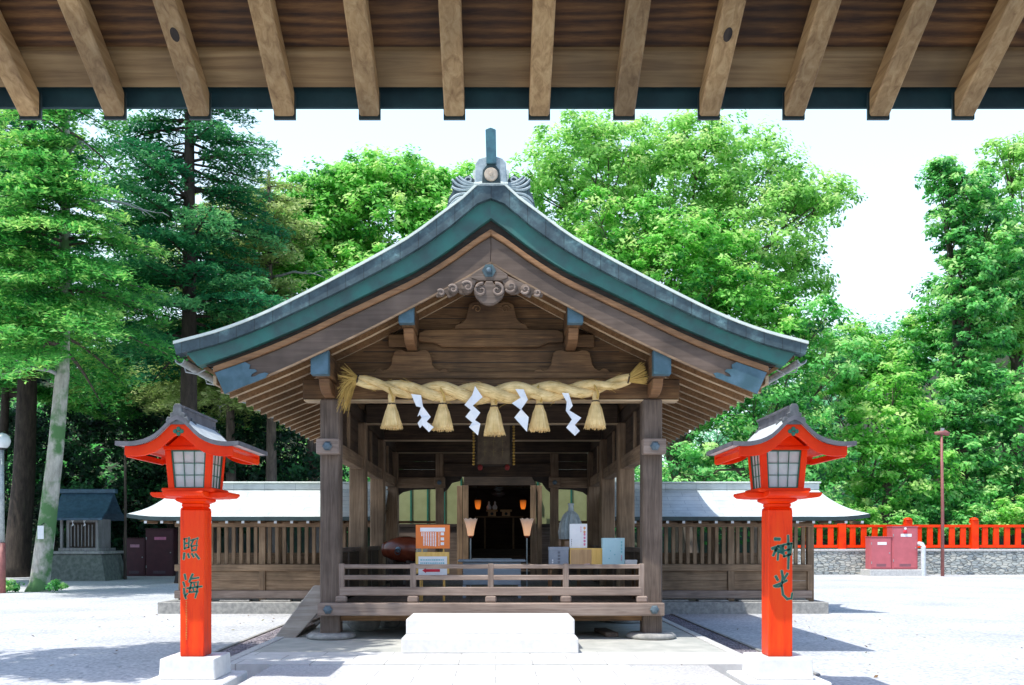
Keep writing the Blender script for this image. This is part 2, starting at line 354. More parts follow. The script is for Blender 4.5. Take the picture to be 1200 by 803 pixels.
    def build(s, name, mat, parent=None, bevel=0, smooth=False, seg=1, angle=.6):
        me = bpy.data.meshes.new(name); me.from_pydata(s.v, [], s.f)
        bm = bmesh.new(); bm.from_mesh(me); bmesh.ops.recalc_face_normals(bm, faces=bm.faces)
        bm.to_mesh(me); bm.free()
        me.materials.append(mat)
        if smooth:
            for p in me.polygons: p.use_smooth = True
        o = bpy.data.objects.new(name, me); COL.objects.link(o)
        if parent: o.parent = parent
        if smooth == 'angle':
            with_mod = o.modifiers.new('es', 'EDGE_SPLIT'); with_mod.split_angle = math.radians(38)
        if bevel:
            b = o.modifiers.new('bevel', 'BEVEL'); b.width = bevel; b.segments = seg; b.limit_method = 'ANGLE'; b.angle_limit = angle
        return o
def box(name, mat, x0, x1, y0, y1, z0, z1, parent=None, bevel=.008):
    return MB().box(x0, x1, y0, y1, z0, z1).build(name, mat, parent, bevel)
def tag(o, label=None, cat=None, group=None, kind=None):
    if label: o['label'] = label
    if cat: o['category'] = cat
    if group: o['group'] = group
    if kind: o['kind'] = kind
    return o
def empty(name, loc, label, cat, group=None, rz=0):
    o = bpy.data.objects.new(name, None); COL.objects.link(o); o.location = loc; o.rotation_euler.z = rz; o.empty_display_size = .1
    return tag(o, label, cat, group)
def dup(o, parent=None, dloc=(0, 0, 0)):
    c = o.copy(); COL.objects.link(c); c.parent = parent
    c.location = o.location + Vector(dloc)
    for ch in o.children: dup(ch, c)
    return c
def tube_uv(name, path, rad, mat, parent=None, n=14):
    b = MB(); b.tube(path, rad, n, cap=True); m = len(path)
    me = bpy.data.meshes.new(name); me.from_pydata(b.v, [], b.f); me.materials.append(mat)
    uv = me.uv_layers.new(name='UVMap')
    for p in me.polygons:
        p.use_smooth = True
        ks = [v % n for v in p.vertices]
        for li, v in zip(p.loop_indices, p.vertices):
            k = v % n
            if max(ks) == n - 1 and min(ks) == 0 and k == 0 and len(p.vertices) == 4: k = n
            uv.data[li].uv = (k / n, (v // n) * .05)
    o = bpy.data.objects.new(name, me); COL.objects.link(o); o.parent = parent
    return o
def spl(pts, xs):                                      # smooth interpolation of a table
    px = np.array([p[0] for p in pts], float); py = np.array([p[1] for p in pts], float)
    d = np.gradient(py, px); out = []
    for x in xs:
        i = int(np.clip(np.searchsorted(px, x) - 1, 0, len(px) - 2)); h = px[i + 1] - px[i]; t = (x - px[i]) / h
        h00 = 2 * t**3 - 3 * t**2 + 1; h10 = t**3 - 2 * t**2 + t; h01 = -2 * t**3 + 3 * t**2; h11 = t**3 - t**2
        out.append(h00 * py[i] + h10 * h * d[i] + h01 * py[i + 1] + h11 * h * d[i + 1])
    return np.array(out)

# ------------------------------------------------------------------ world, sun, camera
SUN = Vector((.32, .25, -1.0)).normalized()
elev = math.asin(-SUN.z)
w = bpy.data.worlds.new('World'); sc.world = w; w.use_nodes = True
nt = w.node_tree; bg = nt.nodes['Background']
sk = nt.nodes.new('ShaderNodeTexSky'); sk.sky_type = 'NISHITA'; sk.sun_disc = False; sk.sun_elevation = elev
sk.sun_rotation = math.atan2(-SUN.x, -SUN.y); sk.air_density = 1.0; sk.dust_density = 3.0; sk.ozone_density = 1.5; sk.altitude = 0
tcw = nt.nodes.new('ShaderNodeTexCoord'); spw = nt.nodes.new('ShaderNodeSeparateXYZ'); nt.links.new(tcw.outputs['Generated'], spw.inputs[0])
hz_ = ramp(nt, [(0.0, (6.4, 6.9, 7.0)), (.30, (5.5, 6.6, 6.9)), (.46, (4.7, 6.3, 7.0)), (.62, (.9, 2.4, 4.6)), (1.0, (.15, 1.5, 4.8))]); nt.links.new(spw.outputs[2], hz_.inputs[0])   # summer haze, whitest low in the sky
azr = ramp(nt, [(.40, (.22, .32, .46)), (.72, (1, 1, 1))]); azm = N(nt, 'ShaderNodeMath', operation='MULTIPLY_ADD'); azm.inputs[1].default_value = .5; azm.inputs[2].default_value = .5
nt.links.new(spw.outputs[1], azm.inputs[0]); nt.links.new(azm.outputs[0], azr.inputs[0])   # haze dimmed behind the viewpoint, keeping its fill light off the hall front
hzm = N(nt, 'ShaderNodeVectorMath', operation='MULTIPLY'); nt.links.new(hz_.outputs[0], hzm.inputs[0]); nt.links.new(azr.outputs[0], hzm.inputs[1]); hz_ = hzm
addw = nt.nodes.new('ShaderNodeVectorMath'); addw.operation = 'ADD'
nt.links.new(sk.outputs[0], addw.inputs[0]); nt.links.new(hz_.outputs[0], addw.inputs[1]); nt.links.new(addw.outputs[0], bg.inputs[0]); bg.inputs[1].default_value = .15
sl = bpy.data.lights.new('sun', 'SUN'); sl.energy = 5.0; sl.angle = math.radians(.53); sl.color = (1.0, .965, .90)
so = bpy.data.objects.new('sun', sl); COL.objects.link(so); so.location = (0, 0, 60); so.rotation_euler = SUN.to_track_quat('-Z', 'Y').to_euler()
cd = bpy.data.cameras.new('camera'); cam = bpy.data.objects.new('camera', cd); COL.objects.link(cam); sc.camera = cam
cam.location = (0, 0, EYE); cam.rotation_euler = (PI / 2, 0, 0); cd.sensor_width = 36; cd.lens = 36 * F / 1200
cd.shift_x = (600 - VX) / 1200; cd.shift_y = (VY - 401.5) / 1200; cd.clip_end = 3000; cd.clip_start = .05
sc.view_settings.view_transform = 'Standard'; sc.view_settings.look = 'None'; sc.view_settings.exposure = 0; sc.view_settings.gamma = 1
sc.render.engine = 'CYCLES'; sc.cycles.use_denoising = True; sc.cycles.max_bounces = 8; sc.cycles.diffuse_bounces = 6; sc.cycles.transparent_max_bounces = 4
sc.cycles.sample_clamp_indirect = 8

# ------------------------------------------------------------------ the setting
def sheet(name, mat, x0, x1, y0, y1, z):
    o = MB().add([(x0, y0, z), (x1, y0, z), (x1, y1, z), (x0, y1, z)], [(0, 1, 2, 3)]).build(name, mat); return tag(o, kind='structure')
HX = -.07
GZ = -.14
sheet('ground', M['court'], -500, 500, -300, 900, GZ)
sheet('drain_gravel_strip', M['drain_gravel'], 3.24, 4.0, 11.0, 20.55, GZ + .005)
sheet('drain_gravel_strip', M['drain_gravel'], -4.2, -3.4, 11.4, 20.55, GZ + .005)
o = MB().box(-2.70, 2.56, 8.2, 10.838, -.2, .045).build('forecourt_paving', M['forecourt']); tag(o, kind='structure')
o = MB().box(-1.75, 1.6, 8.21, 10.837, -.1, .0515).build('paved_path', M['paving']); tag(o, kind='structure')
sheet('paved_path', M['paving'], -1.75, 1.6, 2.5, 8.19, GZ + .006)
o = MB().box(-3.26, 3.10, 10.9, 23.5, -.2, .056).build('paved_platform', M['concrete']); tag(o, kind='structure')
o = MB().box(-1.75, 1.6, 10.84, 12.0, -.2, .061).box(-3.26, -1.752, 10.84, 12.0, -.2, .060).box(1.602, 3.10, 10.84, 12.0, -.2, .060).build('platform_front_paving', M['paving']); tag(o, kind='structure')
for nm, x0, x1 in (('kerb', 3.105, 3.24), ('kerb', -3.40, -3.265)):
    tag(box(nm, M['kerb'], x0, x1, 10.84, 20.5, -.2, .07, bevel=.01), kind='structure')
tag(box('kerb', M['foundation'], 4.0, 4.06, 11.2, 20.55, -.2, GZ + .03, bevel=.005), kind='structure')
tag(box('kerb', M['foundation'], -4.26, -4.2, 11.6, 20.55, -.2, GZ + .03, bevel=.005), kind='structure')

# drain stones lying in the strip on the lit side (loose pebbles, uncountable)
def pebbles(name, x0, x1, y0, y1, n, smin, smax, mat, z=GZ + .006):
    P = np.column_stack([RNG.uniform(x0, x1, n), RNG.uniform(y0, y1, n), np.full(n, z)])
    base = np.array([(1, 0, 0), (-1, 0, 0), (0, 1, 0), (0, -1, 0), (0, 0, 1), (0, 0, -.3)], float)
    fcs = np.array([(0, 2, 4), (2, 1, 4), (1, 3, 4), (3, 0, 4), (2, 0, 5), (1, 2, 5), (3, 1, 5), (0, 3, 5)])
    s = RNG.uniform(smin, smax, (n, 1, 1)); sq = RNG.uniform(.6, 1.0, (n, 1, 3)) * np.array([1, 1, .6])
    a = RNG.uniform(0, 6.28, n); R = np.zeros((n, 3, 3)); R[:, 0, 0] = np.cos(a); R[:, 0, 1] = -np.sin(a); R[:, 1, 0] = np.sin(a); R[:, 1, 1] = np.cos(a); R[:, 2, 2] = 1
    V = np.einsum('nij,nkj->nki', R, base[None] * s * sq) + P[:, None, :]
    fs = (fcs[None] + (np.arange(n) * 6)[:, None, None]).reshape(-1, 3)
    me = bpy.data.meshes.new(name); me.from_pydata(V.reshape(-1, 3).tolist(), [], fs.tolist()); me.materials.append(mat)
    o = bpy.data.objects.new(name, me); COL.objects.link(o); sub = o.modifiers.new('s', 'SUBSURF'); sub.levels = sub.render_levels = 1
    for p in me.polygons: p.use_smooth = True
    return tag(o, kind='stuff')
M['pebble'] = paint('drain_pebble', (.34, .30, .33), (.12, .11, .13), 5, .85, .2, stops=(.3, .7))
tag(pebbles('pebbles', 3.27, 3.97, 11.2, 20.3, 2600, .025, .055, M['pebble']), 'purple grey pebbles in the drain strip along the hall', 'pebbles')
tag(pebbles('pebbles', -4.15, -3.42, 11.7, 20.3, 2200, .025, .055, M['pebble']), 'pebbles in the sunlit drain strip beside the plank cover', 'pebbles')

# ------------------------------------------------------------------ worship hall
YF, YV = 13.8, 12.65                     # column line, roof verge
S83 = F / YV
hall = empty('worship_hall', (HX, YF, 0), 'open timber worship hall with gabled copper roof and copper ridge ornament', 'shrine hall')
def u_(off): return off / S83
def zt(y, Y=YV): return zat(y, Y)
def cv(tab): return [(u_(a), zt(b)) for a, b in tab]
C0 = cv([(0, 214), (15, 217), (30, 231), (54, 249), (92, 277), (137, 303), (182, 327), (227, 350), (271, 371), (316, 388), (371, 403)])
C1 = cv([(0, 233), (10, 236), (44, 263), (92, 296), (137, 321), (182, 344), (227, 365), (271, 385), (316, 402), (368, 416)])
C2 = cv([(0, 254), (10, 261), (44, 287), (82, 312), (125, 333), (172, 356), (220, 380), (267, 400), (302, 414), (345, 428)])
C3 = cv([(0, 266), (10, 272), (44, 296), (82, 320), (125, 341), (172, 363), (220, 386), (267, 406), (302, 419), (328, 428)])
C4 = cv([(0, 305), (30, 323), (95, 358), (143, 383), (193, 407), (250, 433), (314, 459)])
def samp(C, u0, u1, n=26): 
    xs = np.linspace(u0, u1, n); return list(zip(xs.tolist(), spl(C, xs).tolist()))
def both(pts): return [(-x, z) for x, z in pts[::-1]] + pts[1:] if abs(pts[0][0]) < 1e-6 else None
def shift(pts, dz): return [(x, z + dz) for x, z in pts]
def yl(Y): return Y - YF                 # world depth -> hall local
UE = C0[-1][0]
def sym(C, ue, n=26): return both(samp(C, 0, ue, n))
# main roof body with soffit boards below
topc = samp(C0, 0, UE); S4 = samp(C4, 0, 3.78)
soff = [(u, z + .20) for u, z in S4]
body_r = topc + [(UE, C0[-1][1] - .10), (UE - .12, C0[-1][1] - .26), (3.98, 3.93)] + soff[::-1]
outline = [(-x, z) for x, z in body_r[1:-1]][::-1]
bm_ = MB()
bm_.strip([(-x, z) for x, z in topc[::-1]] + topc[1:], [(-x, z - .07) for x, z in topc[::-1]] + [(x, z - .07) for x, z in topc[1:]], yl(12.80), yl(23.2))
bm_.build('roof', M['copper_roof'], hall)
sb_ = MB()
bt = [(u, z) for u, z in soff] + [(3.98, 3.93), (UE - .10, C0[-1][1] - .16)]
tp = [(u, z + .04) for u, z in soff] + [(3.98, 3.99), (UE - .10, C0[-1][1] - .09)]
sb_.strip([(-x, z) for x, z in tp[::-1]] + tp[1:], [(-x, z) for x, z in bt[::-1]] + bt[1:], yl(12.9), yl(23.1))
sb_.build('eave_boards', W['soffit'], hall)
# verge bands (each side its own board)
for sgn in (-1, 1):
    def half(C, ue, u0=0.0, n=24, dz=0): return [(sgn * u, z + dz) for u, z in samp(C, u0, ue, n)]
    MB().strip(half(C0, UE), half(C1, C1[-1][0]), yl(12.62), yl(12.82)).build('copper_verge', M['copper_blue'], hall, smooth=False)
    MB().strip(half(C0, UE, dz=.028), half(C0, UE, dz=-.012), yl(12.595), yl(12.84)).build('verge_cap', M['copper_roof'], hall)  # pale raised strip, sunlight on the roof edge put into its colour
    MB().strip(half(C1, C1[-1][0] - .12, dz=-.002), half(C2, C2[-1][0]), yl(12.70), yl(12.95)).build('under_verge', M['copper_teal'], hall)
    MB().strip(half(C2, C2[-1][0] - .08, dz=-.002), half(C3, C3[-1][0] - .03), yl(12.80), yl(13.0)).build('verge_gap', W['darkX'], hall)
    MB().strip(half(C3, C3[-1][0]), half(C3, C3[-1][0], dz=-.085), yl(12.73), yl(12.95)).build('bargeboard_moulding', W['warm'], hall, bevel=.01)
    ue4 = C4[-1][0]
    top4 = half(C3, 3.93, dz=-.087); bot4 = half(C4, ue4)
    bb = MB().strip(top4, bot4, yl(12.775), yl(12.86)).build('bargeboard', W['barge'], hall, bevel=.012)
    # pale lower arris of the bargeboard
    MB().strip(half(C4, ue4, dz=.018), half(C4, ue4, dz=-.012), yl(12.765), yl(12.80)).build('bargeboard_lip', W['fenceX'], bb)
    # copper shoe with a scrolled inner edge
    zl = lambda u: float(spl(C4, [u])[0]); zh = lambda u: float(spl(C3, [u])[0]) - .092
    edge = [(3.20, .0), (3.17, .10), (3.22, .20), (3.30, .24), (3.36, .20), (3.42, .26), (3.40, .36), (3.33, .40), (3.36, .52), (3.44, .62), (3.43, .80), (3.50, 1.0)]
    ins = [(u, zl(u) + f * (zh(u) - zl(u))) for u, f in edge]
    lo = [(u, zl(u) - .012) for u in np.linspace(3.20, ue4 + .01, 6)]; hi = [(u, zh(u)) for u in np.linspace(3.93, 3.52, 5)]
    MB().prism([(sgn * u, z) for u, z in lo + hi + ins[::-1]], yl(12.755), yl(12.778)).build('copper_shoe', M['copper_cap'], bb)
    # gutter and hooks
    g = [(-.055 + .0, .0)] 
    prof = [(math.cos(a) * .07, math.sin(a) * .07) for a in np.linspace(PI, 2 * PI, 9)] + [(math.cos(a) * .058, math.sin(a) * .058) for a in np.linspace(2 * PI, PI, 9)]
    gt = MB().prism([(sgn * 4.43 + x, 4.13 + z) for x, z in prof], yl(12.75), yl(23.1)).build('gutter', M['metal'], hall)
    for k in range(11):
        y = yl(13.1 + k * .95)
        MB().tube([(sgn * 4.50, y, 4.17), (sgn * 4.46, y, 4.02), (sgn * 4.30, y, 3.99), (sgn * 4.16, y, 4.06), (sgn * 4.02, y, 4.0)], .012, 6).build('gutter_hook', M['metal'], gt)
    # eave fascia under the roof edge
    MB().box(min(sgn * 3.95, sgn * 4.0), max(sgn * 3.95, sgn * 4.0), yl(12.9), yl(23.1), 3.80, 3.935).build('eave_fascia', W['rafter'], hall, bevel=.006)
# rafters
rb = [(u, z + .075) for u, z in samp(C4, .05, 3.90, 12)]
rtop = [(u, z + .118) for u, z in rb]
rs_ = [(u, z + .075) for u, z in samp(C4, 2.25, 3.90, 8)]; rst = [(u, z + .118) for u, z in rs_]
first = {}
nr = 23
for sgn in (-1, 1):
    for k in range(nr):
        y = 12.97 + k * .44
        key = (sgn, k < 4)
        if key not in first:
            a, b = (rtop, rb) if k < 4 else (rst, rs_)
            o = MB().strip([(sgn * u, z) for u, z in a], [(sgn * u, z) for u, z in b], -.05, .05).build('rafter', W['soffit'], hall)
            o.data.materials.append(W['rafter'])
            for p_ in o.data.polygons:
                if p_.normal.z < -.5: p_.material_index = 1  # undersides paler than the sides, ground bounce light put into the colour
            first[key] = o
        else:
            o = first[key].copy(); COL.objects.link(o); o.parent = hall
        o.location = (0, yl(y), 0)
# purlins
for u, zb, h, wd in ((-2.46, 3.95, .34, .23), (2.46, 3.95, .34, .23), (-1.215, 4.69, .32, .2), (1.215, 4.69, .32, .2)):
    p = box('purlin', W['hallY'], u - wd / 2, u + wd / 2, yl(12.87), yl(22.9), zb, zb + h, hall, .012)
    cap = box('copper_cap', M['copper_cap'], u - wd / 2 - .012, u + wd / 2 + .012, yl(12.845), yl(13.0), zb - .012, zb + h + .008, p, .008)
box('ridge_beam', W['hallY'], -.1, .1, yl(12.95), yl(22.9), 5.3, 5.55, hall, .01)
# brackets below the purlins (boat shaped)
for u, zb in ((-2.46, 3.95), (2.46, 3.95), (-1.215, 4.69), (1.215, 4.69)):
    prof = [(-.62, zb - .003), (-.60, zb - .08), (-.52, zb - .15), (-.40, zb - .2), (-.2, zb - .22), (.2, zb - .22), (.2, zb - .003)]
    MB().prism([(y, z) for y, z in prof], u - .075, u + .075, 'X').build('bracket', W['warm'], hall, bevel=.01)
# columns
CU = 2.46
rows = [13.8, 16.52, 19.24, 21.96]
for s_ in (-1, 1):
    for i, Y in enumerate(rows):
        c = box('column', W['greyZ'] if i == 0 else W['fenceZ'], s_ * CU - .15, s_ * CU + .15, yl(Y) - .15, yl(Y) + .15, .12, 3.72, hall, .025)
        st = MB().lathe([(.30, 0), (.37, .01), (.385, .05), (.33, .085), (.2, .092)], s_ * CU, yl(Y), .055, 20).build('foundation_stone', M['foundation'], hall, smooth=True)
        if i == 0:
            nb = box('tie_beam_nose', W['railX'], s_ * CU - .172, s_ * CU + .172, yl(Y) - .34, yl(Y) - .15, 2.86, 3.09, hall, .012)
            MB().lathe([(.075, 0), (.075, -.02), (.05, -.045), (.015, -.05)], s_ * CU, yl(Y) - .34, 2.975, 6, 'Y').build('boss', M['boss'], nb)
    # side tie beam, head wall and low wainscot
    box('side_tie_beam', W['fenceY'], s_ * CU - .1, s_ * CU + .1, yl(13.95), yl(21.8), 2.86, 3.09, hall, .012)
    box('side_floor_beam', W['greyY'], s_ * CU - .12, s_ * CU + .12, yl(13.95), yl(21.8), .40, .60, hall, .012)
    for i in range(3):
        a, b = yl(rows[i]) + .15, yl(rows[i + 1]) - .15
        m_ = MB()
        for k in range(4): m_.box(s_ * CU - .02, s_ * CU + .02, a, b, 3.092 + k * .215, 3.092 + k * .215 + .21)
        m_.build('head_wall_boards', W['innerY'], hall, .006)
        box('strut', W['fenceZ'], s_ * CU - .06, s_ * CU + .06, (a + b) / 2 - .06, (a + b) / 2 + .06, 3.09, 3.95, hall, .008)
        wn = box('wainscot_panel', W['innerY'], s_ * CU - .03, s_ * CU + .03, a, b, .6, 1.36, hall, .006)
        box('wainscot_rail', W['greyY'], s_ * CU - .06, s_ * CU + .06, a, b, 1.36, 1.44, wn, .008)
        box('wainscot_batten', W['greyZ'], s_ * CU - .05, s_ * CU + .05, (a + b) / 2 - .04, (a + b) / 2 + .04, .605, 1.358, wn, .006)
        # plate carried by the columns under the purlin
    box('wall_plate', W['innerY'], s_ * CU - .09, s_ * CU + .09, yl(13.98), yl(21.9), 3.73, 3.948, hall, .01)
# front rainbow beam and gable
zb0, zb1 = 3.70, 4.03
MB().box(-2.88, 2.88, yl(13.68), yl(13.95), zb0 + .012, zb1).build('lintel_beam', W['hallX'], hall, bevel=.02)
box('lintel_arris', W['rafter'], -2.86, 2.86, yl(13.668), yl(13.94), zb0 - .012, zb0 + .01, hall, .006)
box('gable_sill', W['hallX'], -2.62, 2.62, yl(13.70), yl(13.92), 4.032, 4.135, hall, .01)
gw = samp(C4, 0, 2.55, 14)
gp = [(-x, z + .19) for x, z in gw[::-1]] + [(x, z + .19) for x, z in gw[1:]]
MB().prism([(-2.55, 4.137)] + gp + [(2.55, 4.137)], yl(13.86), yl(13.90)).build('gable_boards', W['hallX'], hall)
gb = MB()
for k in range(9):
    z = 4.30 + k * .17; hw = max(.05, (5.6 - z) * 1.75)
    gb.box(-hw, hw, yl(13.852), yl(13.862), z, z + .012)
gb.build('gable_board_joints', W['darkX'], hall)
MB().prism([(-2.55, 4.137)] + gp + [(2.55, 4.137)], yl(21.96), yl(22.0)).build('rear_gable_boards', W['hallX'], hall)
def zo(x, y): return ((360 + x / 2.727 - 575.5) / (F / 13.7), zat(290 + y / 2.727, 13.7))
def frog(cx, topw, y_top, y_bot, botw, name):
    t, b, h = topw, botw, y_bot - y_top
    R = [(0, y_top + 6), (t * .35, y_top + 6), (t * .55, y_top), (t * .8, y_top + 2), (t, y_top + h * .12), (t * 1.08, y_top + h * .35), (t * 1.14, y_top + h * .6), (t * 1.3, y_top + h * .76), (t * 1.55, y_top + h * .84), (b * .82, y_top + h * .74), (b * .92, y_top + h * .8), (b, y_top + h * .95), (b, y_bot)]
    pts = [zo(cx + x, y) for x, y in R] + [zo(cx - x, y) for x, y in R[::-1][:-1]]
    return MB().prism(pts, yl(13.72), yl(13.84)).build(name, W['hallX'], hall, bevel=.012)
fr = frog(588, 70, 172, 259, 118, 'frog_leg_strut')
for sx in (-1, 1):                       # carved eyes of the strut
    x, z = zo(588 + sx * 45, 196)
    MB().tube([(x + sx * .07 * math.cos(a) * (1 - a / 9), yl(13.712), z + .07 * math.sin(a) * (1 - a / 9)) for a in np.linspace(0, 7.2, 16)], .010, 6).build('scroll', W['soffit'], fr, smooth=True)
frog(333, 58, 325, 405, 125, 'frog_leg_strut'); frog(845, 58, 325, 405, 125, 'frog_leg_strut')
bx = [(355, 290), (357, 272), (375, 263), (588, 259), (800, 263), (818, 272), (820, 290), (818, 300), (770, 303), (740, 316), (588, 318), (430, 316), (405, 303), (357, 300)]
kb = MB().prism([zo(*p) for p in bx], yl(13.70), yl(13.85)).build('rainbow_beam', W['hallX'], hall, bevel=.012)
MB().prism([zo(*p) for p in ((385, 288), (400, 284), (588, 280), (780, 284), (795, 288), (780, 292), (588, 289), (400, 292))], yl(13.688), yl(13.70)).build('carved_line', W['hallX'], kb)
for a, b in ((258, 352), (823, 918)):
    x0, z0 = zo(a, 316); x1, z1 = zo(b, 276)
    box('beam_end', W['hallX'], x0, x1, yl(13.72), yl(13.86), z0, z1, hall, .012)
# gable pendant (gegyo): carved scrolls
def spiral(cx, cz, r0, r1, a0, a1, y, w0, w1, n=26):
    m_ = MB(); pts = []; rad = []
    for i in range(n):
        t = i / (n - 1); a = a0 + (a1 - a0) * t; r = r0 + (r1 - r0) * t
        pts.append((cx + r * math.cos(a), y, cz + r * math.sin(a))); rad.append(w0 + (w1 - w0) * t)
    return m_.tube(pts, rad, 7)
def gz(x, y): return ((490 + x / 7.059 - 575.5) / S83, zat(300 + y / 7.059, 12.7))
heart = [(590, 405), (560, 400), (520, 380), (480, 340), (460, 290), (470, 250), (500, 232), (535, 240), (555, 225), (560, 205), (600, 205), (620, 205), (625, 225), (645, 240), (680, 232), (712, 250), (722, 290), (700, 340), (660, 380), (620, 400)]
gy = MB().prism([gz(*p) for p in heart], yl(12.70), yl(12.80)).build('gable_pendant', W['greyX'], hall, bevel=.02, seg=2)
MB().prism([gz(*p) for p in ((590, 50), (540, 80), (440, 150), (440, 180), (500, 200), (680, 200), (745, 180), (745, 150), (640, 80))], yl(12.73), yl(12.79)).build('pendant_plate', W['greyX'], gy, bevel=.01)
x, z = gz(588, 118); MB().lathe([(.045, 0), (.045, -.02), (.03, -.05), (.01, -.055)], x, yl(12.73), z, 12, 'Y').build('hex_boss', M['boss'], gy, smooth=False)
MB().prism([(x + .10 * math.cos(k * PI / 3), z + .10 * math.sin(k * PI / 3)) for k in range(6)], yl(12.718), yl(12.732)).build('boss_plate', M['copper_blue'], gy)
for sx in (-1, 1):
    cx, cz = gz(590 + sx * 66, 285)
    spiral(cx, cz, .10, .015, PI / 2 + sx * .3, PI / 2 + sx * .3 - sx * 7.5, yl(12.69), .024, .010).build('scroll', W['railX'], gy, smooth=True)
    wp = [(640, 200), (700, 205), (730, 290), (770, 312), (830, 308), (850, 290), (880, 318), (930, 340), (950, 310), (965, 300), (1000, 330), (1030, 335), (1040, 310), (960, 265), (860, 210), (750, 160), (660, 150)]
    MB().prism([gz(590 + sx * (x_ - 590), y_) for x_, y_ in wp], yl(12.745), yl(12.785)).build('pendant_wing', W['greyX'], gy, bevel=.008)
    for (px, py, r) in ((590 + sx * 180, 255, .085), (590 + sx * 300, 275, .068), (590 + sx * 400, 305, .05)):
        cx, cz = gz(px, py)
        sw = MB().lathe([(r * 1.05, -.05), (r * 1.1, 0), (r * .7, .02)], cx, yl(12.74), cz, 14, 'Y').build('scroll_wing', W['greyX'], gy, smooth=True)
        spiral(cx, cz, r, .01, PI + sx * .5, PI + sx * .5 + sx * 7, yl(12.695), .018, .008).build('scroll', W['railX'], sw, smooth=True)
# ridge
rg = MB().prism([(-.2, 6.6), (-.2, 6.78), (-.26, 6.80), (-.26, 6.86), (-.1, 6.93), (.1, 6.93), (.26, 6.86), (.26, 6.80), (.2, 6.78), (.2, 6.6)], yl(12.85), yl(23.1)).build('ridge', M['copper_roof'], hall)
def rz_(x, y): return ((500 + x / 7.3 - 574.3) / S83, zat(140 + y / 7.3, 12.65))
oni = [(405, 575), (410, 390), (440, 347), (500, 330), (590, 330), (640, 345), (670, 380), (682, 575)]
on = MB().prism([rz_(*p) for p in oni], yl(12.60), yl(12.86)).build('ridge_end_tile', M['copper_orn'], hall, bevel=.012)
MB().prism([rz_(*p) for p in ((468, 558), (475, 450), (510, 405), (545, 395), (580, 405), (615, 450), (625, 558))], yl(12.585), yl(12.602)).build('niche', M['copper_dark'], on)
x, z = rz_(545, 490)
MB().lathe([(.093, 0), (.097, -.015), (.085, -.03), (.03, -.034), (.022, -.044), (.008, -.046)], x, yl(12.585), z, 24, 'Y').build('crest_disc', M['gilt_disc'], on, smooth='angle')
fin = [(505, 400), (497, 112), (540, 95), (585, 112), (590, 400)]
MB().prism([rz_(*p) for p in fin], yl(12.55), yl(12.70)).build('finial', M['copper_fin'], on, bevel=.008)
box('ridge_sill', M['copper_roof'], rz_(398, 0)[0], rz_(690, 0)[0], yl(12.59), yl(12.88), zat(217.5, 12.65), zat(215.3, 12.65), on, .004)
for sx in (-1, 1):
    def rr(x, y):
        a, b = rz_(545 + (x - 545), y); a0, _ = rz_(545, 0); return (a0 + sx * (a - a0), b)
    # backing plate of the fin ornament
    plate = [(675, 560), (690, 500), (740, 462), (790, 490), (825, 468), (850, 500), (880, 495), (882, 570), (875, 600), (905, 650), (925, 740), (955, 800), (850, 730), (760, 640)]
    fp = MB().prism([rr(*p) for p in plate], yl(12.70), yl(12.74)).build('fin_ornament', M['copper_blue'], on)
    feathers = [[(680, 560), (760, 590), (840, 570), (880, 500)], [(680, 550), (750, 565), (810, 540), (845, 485)], [(680, 540), (745, 540), (790, 520), (822, 475)], [(700, 570), (770, 612), (850, 600), (882, 560)],
                [(740, 620), (810, 625), (870, 640), (905, 700)], [(770, 650), (830, 655), (880, 690), (920, 770)], [(800, 680), (850, 690), (890, 730), (945, 800)]]
    ft = MB()
    for fpts in feathers:
        P_ = [rr(*p) for p in fpts]; xs = np.linspace(0, 1, 10); pp = []
        for t in xs:
            b = [(1 - t)**3, 3 * t * (1 - t)**2, 3 * t * t * (1 - t), t**3]
            pp.append((sum(b[i] * P_[i][0] for i in range(4)), yl(12.69), sum(b[i] * P_[i][1] for i in range(4))))
        ft.tube(pp, [.012 + .010 * math.sin(PI * t) for t in xs], 6)
    cx, cz = rr(735, 512); 
    ft.tube([(cx + sx * r * math.cos(a), yl(12.69), cz + r * math.sin(a)) for a, r in zip(np.linspace(-2.2, 5.2, 20), np.linspace(.075, .012, 20))], .013, 6)
    ft.build('feather_relief', M['copper_orn'], fp, smooth=True)
